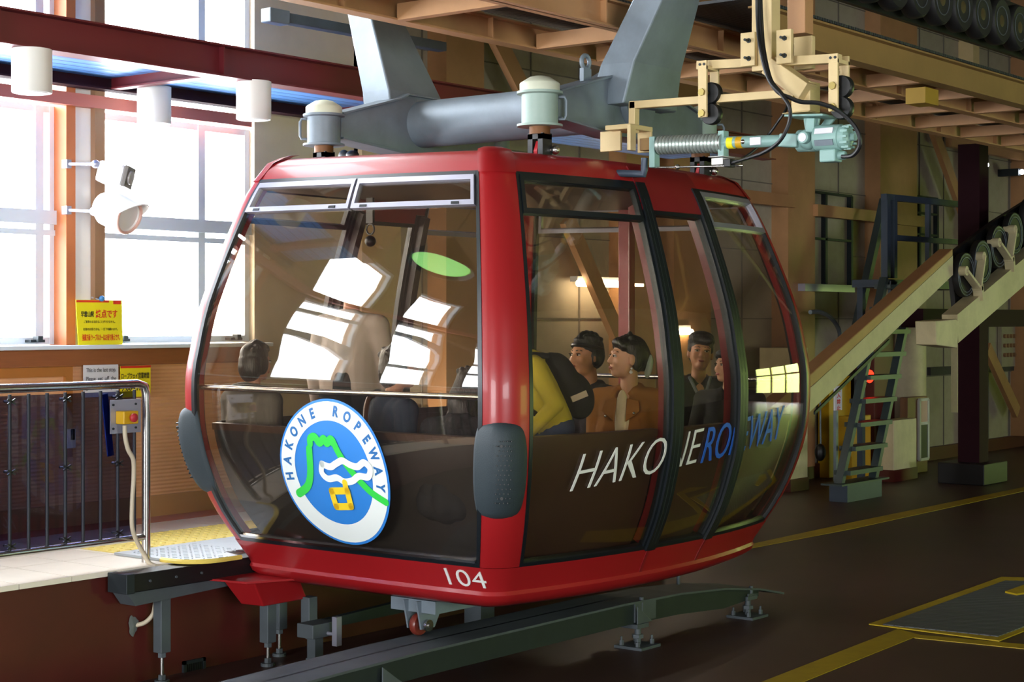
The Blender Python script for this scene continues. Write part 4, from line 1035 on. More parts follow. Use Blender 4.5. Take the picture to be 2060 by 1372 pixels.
# fork at the end of the slide bar
a = at(1243, 256, -.05); b = at(1283, 252, -.05)
fk = pbox(1241, 252, 1290, 266, 8.280, 8.530, 'fork_bridge', M['cream'], yf)
pbox(1267, 250, 1274, 303, 8.240, 8.300, 'fork_tine', M['cream'], yf); 
pbox(1209, 262, 1250, 306, 8.360, 8.380, 'fork_plate', M['cream'], yf); pbox(1284, 255, 1311, 308, 8.510, 8.530, 'fork_plate', M['cream'], yf)
pbox(1292, 278, 1312, 304, 8.360, 8.420, 'fork_end', M['ochre'], yf)
# actuator
ac = thing('linear_actuator', 'blue green electric linear actuator with zinc bellows above the gondola side', 'actuator', tuple(at(1500, 290)))
A0 = at(1325, 292); A1 = at(1452, 287); dA = (at(1700, 279)-at(1325, 292)).normalized(); Lb = (A1-A0).length
prof_ = []
for k in range(19): h = Lb*k/18; prof_ += [(.046, h), (.056, h+Lb/54), (.056, h+Lb/30)]
MB().lathe(prof_, A0, dA, 30).build('bellows', M['spring'], ac, True)
A2 = at(1578, 283); MB().cyl(A1, A2, .034, n=30).build('actuator_tube', M['teal'], ac, True)
MB().cyl(A1+dA*-.0, A1+dA*.012, .05, n=30).build('tube_collar', M['steelbright'], ac, True)
def band(x0, x1, m, name, par=ac, r=.0352):
    p0 = at(x0, 288); k0 = (p0-A0).dot(dA); k1 = (at(x1, 288)-A0).dot(dA)
    return MB().cyl(A0+dA*k0, A0+dA*k1, r, n=30).build(name, m, par, True)
band(1466, 1478, M['signyellow'], 'yellow_label'); band(1484, 1496, M['yellowbox'], 'yellow_label')
k_ = (at(1526, 285)-A0).dot(dA); q = A0+dA*k_
MB().box(q+Vector((-.040, -.035, -.022)), q+Vector((-.03, .035, .022))).build('white_label', M['paper'], ac, bevel=.002)
MB().sphere(A0+dA*((at(1500, 288)-A0).dot(dA))+Vector((-.03, 0, 0)), .014).build('grease_plug', M['steelbright'], ac, True)
for x0, x1, y0, y1 in ((1311, 1322, 275, 338), (1449, 1461, 263, 318)):
    pbox(x0, y0, x1, y1, 8.350, 8.410, 'tube_bracket', M['teal'], ac)
G1 = at(1605, 284)
MB().beam(A2-dA*.01, G1+dA*.02, .10, .075).build('gear_neck', M['teal'], ac, bevel=.008)
gb = MB().lathe([(.045, 0), (.062, .01), (.062, .12), (.05, .13)], at(1600, 283)+Vector((.03, 0, -.0)), dA, 26).sphere(at(1628, 280), .06).build('gearbox', M['teal'], ac, True)
q = at(1629, 279)
MB().cyl(q+Vector((-.085, 0, 0)), q+Vector((.05, 0, 0)), .034, n=28).build('gear_cap', M['teal'], ac, True, bevel=.003)
MB().cyl(q+Vector((-.089, 0, 0)), q+Vector((-.085, 0, 0)), .024, n=28).build('round_label', M['paper'], ac, True)
mt0 = at(1642, 278); mt1 = at(1706, 276)
MB().lathe([(.05, 0), (.072, .008), (.072, (mt1-mt0).length*.8), (.066, (mt1-mt0).length*.82), (.066, (mt1-mt0).length), (.05, (mt1-mt0).length+.012), (.025, (mt1-mt0).length+.02)], mt0, dA, 34).build('motor', M['teal'], ac, True)
for k in range(12):
    t = 2*math.pi*k/12; s1_ = dA.cross(Vector((1, 0, 0))).normalized(); s2_ = Vector((1, 0, 0))
    e_ = s2_*math.cos(t)*.062+s1_*math.sin(t)*.062; MB().beam(mt1+e_-dA*.02, mt1+e_+dA*.022, .016, .012).build('end_fin', M['teal'], ac)
MB().cyl(mt1, mt1+dA*.045, .022).build('motor_shaft_cap', M['teal'], ac)
for dz, m_, nm in ((.03, M['paper'], 'motor_label'), (-.03, M['steel'], 'rating_plate')):
    q = mt0.lerp(mt1, .42)+Vector((-.066, 0, dz)); MB().box(q+Vector((-.006, -.055, -.016)), q+Vector((.012, .055, .016)), rot=(0, .35 if dz > 0 else -.35, 0)).build(nm, m_, ac)
q = at(1672, 314); MB().box(q+Vector((-.05, -.048, -.035)), q+Vector((.04, .048, .035))).cyl(q+Vector((0, -.03, .0)), q+Vector((0, -.09, 0)), .024, n=14).build('terminal_box', M['teal'], ac, bevel=.008)
# hanging bracket of the gearbox
hb = MB(); t0 = at(1600, 238); t1 = at(1660, 236)
hb.beam(at(1595, 236), at(1672, 234), .2, .012)
hb.prism([tuple(at(1616, 238)), tuple(at(1648, 238)), tuple(at(1640, 268)), tuple(at(1620, 268))], (.02, 0, 0)).prism([tuple(at(1660, 238, .1)), tuple(at(1680, 238, .1)), tuple(at(1655, 268, .1)), tuple(at(1640, 268, .1))], (.02, 0, 0)).beam(at(1632, 238, -.04), at(1630, 266, -.04), .02, .05)
hb.build('mounting_bracket', M['teal'], ac, bevel=.003)
# limit switch rod and switch
MB().cyl(at(1320, 337), at(1495, 333), .006, n=10).sphere(at(1363, 336), .016).build('switch_rod', M['steelbright'], ac, True)
sw = pbox(1437, 315, 1466, 318, 8.300, 8.440, 'switch_plate', M['whitem'], ac, .001)
pbox(1438, 318, 1461, 333, 8.320, 8.400, 'limit_switch', M['whitem'], ac); pbox(1461, 320, 1474, 337, 8.320, 8.380, 'switch_gland', M['black'], ac)
# black cables
def cab(pts, r, lab): 
    return tag(MB().tube(spline([onU(*p) for p in pts], 8), r, 8).build('black_cable', M['cable'], None, True), lab, 'cable')
cab([(1526, -40, 8.240), (1528, 10, 8.240), (1530, 60, 8.220), (1534, 110, 8.200), (1545, 155, 8.200), (1565, 185, 8.200), (1590, 197, 8.220), (1612, 205, 8.240), (1650, 208, 8.260), (1690, 225, 8.280), (1722, 258, 8.300), (1730, 290, 8.320), (1716, 312, 8.340), (1694, 315, 8.360)], .012, 'thick black cable looping from the hanging post down to the motor')
cab([(1523, -40, 8.220), (1524, 40, 8.220), (1530, 100, 8.180), (1546, 158, 8.180), (1572, 190, 8.180), (1588, 215, 8.180), (1588, 245, 8.200), (1570, 282, 8.200), (1540, 305, 8.240), (1505, 318, 8.280), (1472, 328, 8.340)], .011, 'black cable running from the hanging post down to the limit switch')
cab([(1530, -40, 8.260), (1533, 40, 8.260), (1538, 100, 8.240), (1552, 160, 8.220), (1575, 190, 8.280), (1583, 215, 8.530), (1565, 245, 8.560), (1545, 272, 8.560), (1520, 300, 8.480), (1490, 322, 8.400), (1470, 331, 8.360)], .008, 'thin black cable passing behind the actuator tube to the limit switch')

# ================================================================ TYRE CONVEYOR, upper right
tc = thing('tyre_conveyor', 'black conveyor frame carrying a row of drive tyres at the upper right corner', 'conveyor', (12, 5.25, 4.2))
slope = -.0
def tpos(i): return Vector((9.6+.365*i, 5.0, 3.93-.018*i*0+ (.02*math.sin(i))*0))
MB().box((9.0, 5.18, 3.60), (17.5, 5.22, 4.02)).box((9.0, 5.05, 4.22), (17.5, 5.3, 4.27)).build('conveyor_frame', M['black'], tc)
MB().box((13.0, 4.97, 4.12), (17.5, 4.99, 4.16)).build('red_rail', M['redplastic'], tc)
tyreproto = None
for i in range(19):
    p = Vector((9.55+.362*i, 5.06, 3.765))
    T_ = thing('drive_tyre', 'black drive tyre with pale rim line in the row at the upper right corner', 'tyre', tuple(p), 'drive tyres of the overhead conveyor') if i == 0 else None
    if i == 0:
        MB().lathe([(.112, -.05), (.16, -.058), (.177, -.038), (.180, 0), (.177, .038), (.16, .058), (.112, .05)], p, (0, 1, 0), 36).build('tyre', M['tyre'], T_, True)
        MB().lathe([(.02, -.03), (.10, -.035), (.106, -.05), (.106, .05), (.02, .03)], p, (0, 1, 0), 30).build('rim', M['black'], T_, True)
        MB().tube([p+Vector((.108*math.cos(t), -.052, .108*math.sin(t))) for t in [2*math.pi*k/30 for k in range(30)]], .004, 6, True).build('rim_line', M['steelpit'], T_, True)
        MB().lathe([(.045, -.04), (.045, -.05), (.02, -.055)], p, (0, 1, 0), 20).build('hub', mat('yellow_hub', '#3c300e', .6), T_, True)
        tyreproto = T_
    else: dup(tyreproto, tuple(p))
# ================================================================ INCLINED CONVEYOR, right
VI = 8.48
ic = thing('inclined_conveyor', 'sloping cream conveyor beam with black sheave train rising to the right', 'conveyor', tuple(onV(1800, 660, VI)))
def quad(ps, v, th, name, m, par, bevel=0):
    return MB().prism([tuple(onV(x, y, v)) for x, y in ps], (0, th, 0)).build(name, m, par, bevel=bevel)
quad([(1480, 902), (1480, 970), (1632, 826), (1917, 553), (1917, 514), (1640, 772)], VI, .13, 'beam_side', M['creamg'], ic)
top = [onV(1560, 828, VI), onV(1640, 770, VI), onV(1917, 512, VI)]; top2 = [onV(1560, 806, VI-.0), onV(1634, 750, VI), onV(1917, 499, VI)]
quad([(1480, 878), (1480, 902), (1640, 772), (1917, 514), (1917, 500), (1634, 750)], VI-.03, .18, 'top_flange', M['peach'], ic, .01)
quad([(1640, 828), (1640, 834), (1790, 690), (1790, 682)], VI-.02, .02, 'bottom_edge_strip', M['steeldark'], ic)
quad([(1912, 512), (1925, 640), (2000, 600), (2120, 520), (2120, 370), (2000, 445)], VI+.12, .06, 'sheave_plate', M['black'], ic)
quad([(1926, 633), (1928, 690), (2060, 575), (2120, 520), (2120, 470), (2060, 520)], VI-.12, .2, 'trough_beam', M['creamg'], ic)
quad([(1882, 646), (1884, 694), (1926, 700), (1930, 650), (1924, 642)], VI-.14, .26, 'end_box', M['creamg'], ic, .01)
whp = [(1939, 553), (1972, 527), (2005, 497), (2037, 470), (2070, 440), (2102, 412)]
S0 = None
for i, (x, y) in enumerate(whp):
    p = onV(x, y, VI)
    if i == 0:
        S0 = thing('sheave_wheel', 'x', 'wheel', tuple(p), 'sheave wheels of the inclined conveyor'); R_ = .275
        MB().lathe([(R_*.72, -.03), (R_*.98, -.04), (R_, -.02), (R_, .02), (R_*.98, .04), (R_*.72, .03)], p, (0, 1, 0), 40).build('tyre', M['tyre'], S0, True)
        MB().lathe([(.03, -.015), (R_*.72, -.02), (R_*.75, -.035), (R_*.75, .035), (.03, .015)], p, (0, 1, 0), 36).build('rim', M['steeldark'], S0, True)
        for rr in (R_*.78, R_*.92): MB().tube([p+Vector((rr*math.cos(t), -.037, rr*math.sin(t))) for t in [2*math.pi*k/40 for k in range(40)]], .005, 6, True).build('rim_line', M['steel'], S0, True)
        MB().lathe([(.05, -.03), (.05, -.07), (.02, -.08)], p, (0, 1, 0), 20).build('hub', M['black'], S0, True)
        S0['label'] = 'sheave wheel of the inclined conveyor, leftmost and lowest of the row'
    else: dup(S0, tuple(p), ['', 'sheave wheel second from the lower end of the inclined conveyor', 'sheave wheel third from the lower end of the inclined conveyor', 'sheave wheel of the inclined conveyor next to the right edge', 'sheave wheel cut by the right edge on the inclined conveyor', 'last sheave wheel of the inclined conveyor beyond the right edge'][i])
for (x0, y0), (x1, y1), (x2, y2) in (((1941, 545), (1967, 580), (1976, 516)), ((2007, 488), (2030, 522), (2039, 462))):
    c = onV(x1, y1, VI-.1)
    for (x, y) in ((x0, y0), (x2, y2)):
        q = onV(x, y, VI-.1); r_ = MB().beam(q, c, .035, .10, up=(0, 1, 0)).cyl(q+Vector((0, -.03, 0)), q+Vector((0, .12, 0)), .06, n=20); r_.cyl(q+Vector((0, -.05, 0)), q+Vector((0, .0, 0)), .02, n=6)
        r_.build('rocker_arm', M['creamg'], ic, bevel=.004)
    MB().beam(c+Vector((0, 0, .05)), onV(x1+3, y1+24, VI-.1), .05, .12, up=(0, 1, 0)).cyl(c+Vector((0, -.06, 0)), c+Vector((0, .12, 0)), .03, n=6).build('pivot_post', M['creamg'], ic)
MB().beam(onV(1490, 930, VI+.2), Vector((onV(1490, 930, VI+.2).x, VI+.2, FLZ)), .12, .12).build('beam_leg', M['bluegrey'], ic)
# cross beam maroon under it, and the pole
po = thing('steel_pole', 'thick dark maroon steel pole on a black block at the right', 'pole', (21.8, 9.17, FLZ))
a = onZ(1958, 968, FLZ); hw = .15
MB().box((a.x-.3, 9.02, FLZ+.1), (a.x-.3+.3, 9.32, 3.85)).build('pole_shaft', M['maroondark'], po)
MB().box((a.x-.55, 8.85, FLZ), (a.x+.25, 9.5, FLZ+.28)).build('base_block', M['black'], po, bevel=.01)
MB().box((a.x+.02, 9.1, FLZ+.1), (a.x+.1, 9.3, 3.85)).build('pole_edge', M['cream'], po)
cm = MB().beam(onV(1835, 640, 9.3), onV(2110, 640, 9.3), .3, .24)
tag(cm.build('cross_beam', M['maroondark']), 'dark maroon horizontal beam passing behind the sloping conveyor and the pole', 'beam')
# ladder
ld = thing('step_ladder', 'grey green steep steel ladder with flat treads under the sloping conveyor', 'ladder', tuple(onZ(1720, 1000, FLZ)))
vl = 9.45
La, Lb_ = onV(1688, 975, vl), onV(1779, 560, vl+.0); 
nn = onV(1759, 978, vl); wL = nn.x-La.x
Ra, Rb = onV(1754, 975, vl), onV(1838, 560, vl)
for p, q in ((La, Lb_), (Ra, Rb)): MB().beam(p, q, .08, .10, up=(0, 1, 0)).build('ladder_rail', M['ladder'], ld, bevel=.004)
for k in range(9):
    t = (k+.6)/9; a = La.lerp(Lb_, t); b = Ra.lerp(Rb, t); z_ = (a.z+b.z)/2
    MB().beam((a.x, vl, z_), (b.x, vl, z_), .22, .055).build('tread', M['ladder'], ld)
a = onZ(1678, 1003, FLZ); b = onZ(1758, 1005, FLZ)
MB().box((La.x-.02, vl-.12, FLZ), (Ra.x+.03, vl+.12, La.z)).build('ladder_base', M['bluegrey'], ld); MB().box((La.x-.2, vl-.14, La.z), (Ra.x+.2, vl+.14, La.z+.02)).build('base_flange', M['ladder'], ld)
# service platform with handrail above the ladder
DV = 0
pl = thing('service_platform', 'blue grey service platform with square handrails at the head of the ladder', 'platform', tuple(onV(1850, 600, 9.8)))
def pr(x0, y0, x1, y1, v, w_=.05, nm='handrail', m=M['bluegrey']): MB().beam(onV(x0, y0, v), onV(x1, y1, v), w_, w_, up=(0, 1, 0)).build(nm, m, pl)
for x, y0, y1 in ((1782, 394, 560), (1796, 394, 560), (1867, 402, 548), (1935, 408, 500)): pr(x, y0, x, y1, 9.7, .09 if x < 1800 else .06, 'handrail_post')
pr(1778, 396, 1938, 412, 9.7, .08); pr(1796, 478, 1935, 488, 9.7, .07)
a = onV(1778, 562, 9.7); b = onV(1850, 552, 9.7)
MB().box((a.x, 9.62, a.z-.1), (a.x+2.8, 10.15, a.z)).build('deck', M['bluegrey'], pl); MB().box((a.x, 9.60, a.z-.25), (a.x+.9, 9.64, a.z-.02)).build('deck_edge', M['bluegrey'], pl)
for dx, dv in ((.1, 10.05),): MB().box((a.x+dx, dv, FLZ), (a.x+dx+.08, dv+.08, a.z-.1)).build('support_leg', M['bluegrey'], pl)
tag(MB().beam(onV(1779, 402, 10.4), onV(1716, 690, 10.4), .10, .10, up=(0, 1, 0)).build('prop_bar', M['ladder']), 'long dark slanting bar left of the service platform', 'bar')
# gas pipe arch
pa = [onV(1630, 628, 10.6), onV(1650, 628, 10.6), onV(1672, 640, 10.6), onV(1688, 665, 10.6), onV(1692, 700, 10.6), onV(1692, 760, 10.6)]
tag(MB().tube(spline(pa, 6), .03, 10).build('bent_pipe', M['steel'], None, True), 'thin bent grey pipe on the back wall above the sloping conveyor', 'pipe')
tag(MB().beam(onV(1612, 578, 10.9), onV(1712, 581, 10.9), .12, .1).build('wall_tube', M['alu']), 'pale horizontal tube lamp housing, unlit, on the back wall right of the gondola', 'lamp housing')

# boxes and cabinets on the far floor
def cabinet(name, x0, x1, ytop, ybase, depth, m, lab, cat, base=True, z1=None):
    a = onZ(x0, ybase, FLZ); r = ray(x1, ybase)
    u1 = a.x+(x1-x0)*0
    # front face in the plane v = a.y, running along u
    b = onV(x1, ytop, a.y); zt_ = onV(x0, ytop, a.y).z
    depth = min(depth, 11.15-a.y)
    o = thing(name, lab, cat, tuple(a)); MB().box((a.x, a.y, FLZ+.0), (b.x, a.y+depth, zt_)).build('body', m, o, bevel=.008)
    if base: MB().box((a.x-.01, a.y-.01, FLZ), (b.x+.01, a.y+depth, FLZ+.16)).build('red_base', M['redwall'], o)
    return o, a, b, zt_
cabinet('concrete_plinth', 1798, 1844, 846, 970, .22, M['creamg'], 'cream concrete plinth with red base right of the ladder foot', 'plinth')
o, a, b, zt_ = cabinet('control_cabinet', 1826, 1866, 800, 955, .12, M['column'], 'brown control cabinet with a white framed grille behind the plinth', 'cabinet', False)
q0 = onV(1849, 925, a.y-.02); q1 = onV(1866, 803, a.y-.02)
MB().box((q0.x, a.y-.03, q0.z), (q1.x, a.y-.004, q1.z-.35)).build('grille', M['black'], o)
MB().box((q0.x, a.y-.03, q1.z-.33), (q1.x, a.y-.004, q1.z)).build('warning_plate', mat('pink_white_label', '#d0a8a0', .5), o)
fr_ = MB()
for x in (q0.x, q1.x): fr_.box((x-.025, a.y-.04, q0.z), (x+.025, a.y-.004, q1.z))
for z in (q0.z, q1.z-.34, q1.z): fr_.box((q0.x, a.y-.04, z-.02), (q1.x, a.y-.004, z+.02))
fr_.build('grille_frame', M['white'], o)
cabinet('yellow_cabinet', 1668, 1712, 758, 962, .8, M['yellowbox'], 'tall yellow cabinet left of the ladder, with the white and red sign in front', 'cabinet', False)
cabinet('yellow_block', 1714, 1752, 838, 975, .2, M['yellowbox'], 'low yellow block seen between the ladder treads', 'block', False)
cabinet('cream_pillar', 1590, 1625, 700, 990, .45, M['creamg'], 'cream pillar with red base right beside the far end of the gondola', 'pillar')
cabinet('cream_wall_block', 1715, 1755, 700, 945, .6, M['creamg'], 'tall cream block behind the ladder with the red signal lamp', 'block', False)
cabinet('maroon_panel', 1759, 1800, 665, 956, .3, mat('maroon_panel_paint', '#5c2420', .5), 'dark red panel behind the upper ladder treads', 'panel', False)
c = onZ(1843, 900, FLZ); q = onV(1843, 665, 10.4)
tag(MB().lathe([(.0, 0), (.37, 0), (.37, 2.6), (.35, 2.64), (0, 2.68)], (22.95, 10.78, FLZ), n=40).build('storage_tank', M['creamg'], None, True), 'upright cream cylindrical tank behind the ladder and the plinth', 'tank')
a = onV(1926, 830, 10.3); b = onV(1937, 694, 10.3)
tag(MB().box((a.x, 10.3, a.z), (b.x+.02, 10.4, b.z)).build('white_post', M['creamg']), 'slim cream post lit from the right just left of the maroon pole', 'post')
rl_ = thing('signal_lamp', 'small round red signal lamp glowing behind the ladder', 'lamp', tuple(onV(1748, 757, 9.9)))
q = onV(1748, 757, 9.9); MB().cyl(q, q+Vector((0, .08, 0)), .07, n=24).build('housing', M['black'], rl_); MB().sphere(q+Vector((0, -.01, 0)), (.085, .05, .085)).build('lens', M['redlamp'], rl_, True); MB().box(q+Vector((-.02, .08, -.3)), q+Vector((.02, .2, .02))).build('bracket', M['steeldark'], rl_)
sg = onV(1680, 826, 9.6); sg2 = onV(1694, 776, 9.6)
ss = thing('post_sign', 'narrow white upright sign with red characters on a grey post', 'sign', (sg.x, 9.6, sg.z))
MB().box((sg.x, 9.6, sg.z), (sg2.x, 9.62, sg2.z)).build('board', M['paper'], ss); MB().box((sg.x+.07, 9.62, FLZ), (sg.x+.12, 9.66, sg2.z)).build('post', M['steel'], ss)
for k, chh in enumerate('立入禁止'):
    hh = (sg2.z-sg.z)/4; textfit(chh, sg.x+.04, sg2.x-.04, sg2.z-hh*(k+1)+.02*hh, hh*.8, 9.599, M['signred'], ss, off=.02)
bt = onV(1652, 920, 9.6)
hk = thing('chain_hoist', 'thin hanging line with a dark hook block behind the cream pillar', 'hoist', tuple(onV(1650, 905, 9.9)))
MB().cyl(onV(1650, 800, 9.9), onV(1651, 895, 9.9), .012, n=8).build('line', M['steel'], hk); MB().sphere(onV(1650, 910, 9.9), (.07, .07, .11)).build('hook_block', M['black'], hk, True)
# pierced bracket plates on the far right wall
q = onV(2040, 690, 11.1); mp_ = MB().box((q.x-.5, 11.12, q.z-.4), (q.x+.7, 11.19, q.z+.4))
pp = thing('pierced_plate', 'cream plate with rows of round knobs on the wall at the right edge', 'plate', tuple(q)); mp_.build('plate', M['panelwall'], pp)
kb = MB()
for i in range(8):
    for j in range(3): kb.cyl((q.x-.4+i*.14, 11.08, q.z-.2+j*.16), (q.x-.4+i*.14, 11.12, q.z-.2+j*.16), .035, n=10)
kb.build('knob_rows', M['column'], pp)
# green tinted bay lamp above, reflected in the glass
for i, (u, v, z) in enumerate(((4.1, 8.9, 3.85), (9.5, 3.5, 6.4), (16, 3, 6.4))):
    L_ = thing('bay_lamp', ['green tinted bay lamp past the left edge, seen only in the glass', 'round bay lamp under the roof right of the walkway', 'round bay lamp under the roof far down the hall'][i], 'lamp', (u, v, z))
    MB().lathe([(.05, .5), (.1, .42), (.36, .1), (.38, 0), (.36, 0), (.08, .36)], (u, v, z), n=30).build('reflector', M['steeldark'], L_, True)
    MB().sphere((u, v, z+.06), (.34 if i == 0 else .24, .34 if i == 0 else .24, .06), 24, 10).build('lens', M['greenlamp'], L_, True); MB().cyl((u, v, z+.5), (u, v, 7.5), .012).build('hanging_rod', M['steeldark'], L_)
# ================================================================ PEOPLE
SK = mat('skin', '#b98468', .5, noise=.05); SK2 = mat('skin_warm', '#c08a66', .5, noise=.05)
HB = mat('black_hair', '#0d0b0b', .4, noise=.3, bump=.5, bscale=120, stretch=(1, 1, .2))
HBR = mat('dark_brown_hair', '#1c120e', .4, noise=.3, bump=.5, bscale=120, stretch=(1, 1, .2))
LIP = mat('lips', '#8e4038', .45, noise=.05); EYW = mat('eye_white', '#d8d4cc', .2); EYB = mat('eye_dark', '#120c0a', .15)
def cloth(n, c, b=.25): return mat(n, c, .85, noise=.12, scale=9, bump=b, bscale=22)
def remesh(prims, name, m, parent, voxel=.009, smooth=6):
    mb = MB()
    for p in prims:
        if p[0] == 'c':
            _, a, b, r0, r1 = p; mb.cyl(a, b, r0, r1, 14); mb.sphere(a, r0, 14, 8); mb.sphere(b, r1, 14, 8)
        else:
            c, r, R_ = p[1], p[2], (p[3] if len(p) > 3 else None); t = MB().sphere((0, 0, 0), r, 18, 12)
            mb.add([Vector(c)+(R_@v if R_ is not None else v) for v in t.v], t.f)
    o = mb.build(name, m, parent)
    md = o.modifiers.new('r', 'REMESH'); md.mode = 'VOXEL'; md.voxel_size = voxel; md.use_smooth_shade = True
    ms = o.modifiers.new('s', 'SMOOTH'); ms.iterations = smooth; ms.factor = .5
    dg = bpy.context.evaluated_depsgraph_get(); dg.update(); me = bpy.data.meshes.new_from_object(o.evaluated_get(dg))
    old = o.data; o.modifiers.clear(); o.data = me; bpy.data.meshes.remove(old); me.name = name
    for p in me.polygons: p.use_smooth = True
    return o
def person(label, hip, yaw, lean=0, side=0, hyaw=0, hpitch=0, hroll=0, arms=None, skin=None, hair='short', hairm=None, top=None, pants=None, stand=False, hood=False, scale=1.0, twist=0, shirt=None, openj=False, vox=.0085):
    skin = skin or SK; hairm = hairm or HB
    root = thing('person', label, 'person', tuple(hip))
    RB = Matrix.Rotation(yaw, 3, 'Z'); O = Vector(hip); S = scale
    RT_ = RB@Matrix.Rotation(twist, 3, 'Z')@Matrix.Rotation(side, 3, 'X')@Matrix.Rotation(lean, 3, 'Y')
    B = lambda x, y, z: O+RB@(Vector((x, y, z))*S)
    T = lambda x, y, z: O+RT_@(Vector((x, y, z))*S)
    nb = T(.0, 0, .49); RH = Matrix.Rotation(yaw+hyaw, 3, 'Z')@Matrix.Rotation(hroll, 3, 'X')@Matrix.Rotation(hpitch, 3, 'Y')
    hc = nb+(RT_@Vector((.025, 0, .06))+RH@Vector((.012, 0, .095)))*S
    Hd = lambda x, y, z: hc+RH@(Vector((x, y, z))*S)
    e = lambda c, r: ('e', c, [k*S for k in r], RH)
    pr = [('c', T(0, 0, .02), T(.0, 0, .22), .10*S, .095*S), ('c', T(.0, 0, .22), T(-.01, 0, .38), .095*S, .095*S), ('c', T(-.005, -.10, .40), T(-.005, .10, .40), .06*S, .06*S), ('c', B(0, -.09, 0), B(0, .09, 0), .10*S, .10*S),
          ('c', T(-.005, 0, .43), hc+RH@Vector((-.02, 0, -.05))*S, .052*S, .048*S)]
    head = [e(Hd(-.012, 0, .035), (.094, .076, .088)), e(Hd(.018, 0, -.015), (.073, .067, .092)), e(Hd(.052, 0, -.082), (.034, .034, .026)), e(Hd(.02, 0, -.06), (.058, .056, .045)),
            e(Hd(.078, 0, .034), (.016, .048, .012)), ('c', Hd(.086, 0, .018), Hd(.104, 0, -.022), .009*S, .0135*S), e(Hd(.094, .011, -.026), (.011, .009, .008)), e(Hd(.094, -.011, -.026), (.011, .009, .008)),
            e(Hd(.086, 0, -.050), (.012, .024, .008)), e(Hd(.084, 0, -.062), (.012, .02, .008)), e(Hd(.062, .036, -.02), (.026, .024, .028)), e(Hd(.062, -.036, -.02), (.026, .024, .028)),
            e(Hd(-.004, .078, -.004), (.02, .010, .032)), e(Hd(-.004, -.078, -.004), (.02, .010, .032))]
    pr += head
    # legs
    fz = -(.42 if not stand else .88)*S
    legs = []
    if stand:
        for s_ in (-1, 1):
            legs += [('c', B(0, .09*s_, 0), B(.03, .10*s_, -.43), .085*S, .058*S), ('c', B(.03, .10*s_, -.43), B(-.01, .10*s_, -.80), .055*S, .038*S), ('c', B(-.02, .10*s_, -.83), B(.15, .11*s_, -.845), .038*S, .03*S)]
    else:
        for s_ in (-1, 1):
            legs += [('c', B(0, .09*s_, 0), B(.40, .12*s_, .02), .085*S, .062*S), ('c', B(.40, .12*s_, .02), B(.36, .12*s_, -.36), .056*S, .04*S), ('c', B(.34, .12*s_, -.40), B(.50, .13*s_, -.415), .036*S, .03*S)]
    pr += legs
    # arms: list of (side, elbow, hand) in torso space
    sleeves = []
    for s_, el, ha in arms:
        sh = T(-.005, .185*s_, .41); E_ = T(*el); H_ = T(*ha)
        pr += [('c', T(0, .12*s_, .41), sh, .06*S, .055*S), ('c', sh, E_, .048*S, .038*S), ('c', E_, H_, .037*S, .024*S)]
        sleeves += [('c', T(0, .10*s_, .415), sh, .075*S, .075*S), ('c', sh, E_, .070*S, .056*S), ('c', E_, E_.lerp(H_, .88), .054*S, .040*S)]
        d = (H_-E_).normalized(); sd = d.cross(Vector((0, 0, 1))).normalized(); nn_ = sd.cross(d)
        pr.append(('e', H_+d*.045*S, (.048*S, .038*S, .018*S), Matrix((d, sd, nn_)).transposed()))
        for k in range(4):
            b0 = H_+(d*.08+sd*(.027-.018*k))*S; l_ = (.030, .034, .032, .024)[k]
            b1 = b0+(d*l_-nn_*.008)*S; b2 = b1+(d*l_*.7-nn_*.022)*S
            pr += [('c', b0-d*.02*S, b1, .0088*S, .0082*S), ('c', b1, b2, .0082*S, .0072*S)]
        tb = H_+(d*.02+sd*.03*s_)*S; pr += [('c', tb, tb+(d*.03+sd*.028*s_-nn_*.008)*S, .011*S, .0095*S), ('c', tb+(d*.03+sd*.028*s_-nn_*.008)*S, tb+(d*.058+sd*.03*s_-nn_*.018)*S, .0095*S, .008*S)]
    remesh(pr, 'body', skin, root, vox, 3)
    # trousers
    g = .012
    lp = [(k[0], k[1], k[2], k[3]+g, k[4]+g) for k in legs if k[3] > .039*S]
    lp.append(('c', B(0, -.09, .0), B(0, .09, .0), .118*S, .118*S)); lp.append(('c', T(0, 0, .0), T(0, 0, .08), .135*S, .135*S))
    remesh(lp, 'trousers', pants or cloth('dark_trousers', '#1a1c22'), root, .014, 4)
    sh_ = []
    for i, k in enumerate([q for q in legs if q[3] <= .039*S]): sh_.append(('c', k[1], k[2], k[3]+.01, k[4]+.012))
    for k in sh_: remesh([k], 'shoe', M['black'], root, .014, 2)
    # top
    tp_ = [('c', T(-.05, 0, .28), T(-.045, 0, .43), .085*S, .072*S), ('c', T(-.004, 0, .04), T(-.012, 0, .35), .120*S, .106*S), ('c', T(0, -.08, .04), T(.0, -.08, .26), .122*S, .118*S), ('c', T(0, .08, .04), T(.0, .08, .26), .122*S, .118*S), ('c', T(.0, -.06, .26), T(-.0, -.085, .38), .118*S, .10*S), ('c', T(.0, .06, .26), T(-.0, .085, .38), .118*S, .10*S), ('c', T(-.01, -.12, .425), T(-.01, .12, .425), .068*S, .068*S)]+sleeves
    tp_ += [('c', T(-.035, -.045, .475), T(-.035, .045, .475), .042*S, .042*S), ('c', T(-.035, -.05, .475), T(.035, -.055, .465), .036*S, .03*S), ('c', T(-.035, .05, .475), T(.035, .055, .465), .036*S, .03*S)]
    if hood:
        tp_ += [('e', T(-.075, 0, .45), (.08*S, .13*S, .085*S), RT_), ('c', T(-.05, -.09, .48), T(-.05, .09, .48), .045*S, .045*S), ('c', T(-.05, -.09, .48), T(.06, -.06, .47), .04*S, .035*S), ('c', T(-.05, .09, .48), T(.06, .06, .47), .04*S, .035*S)]
    J = remesh(tp_, 'jacket', top, root, .011, 5)
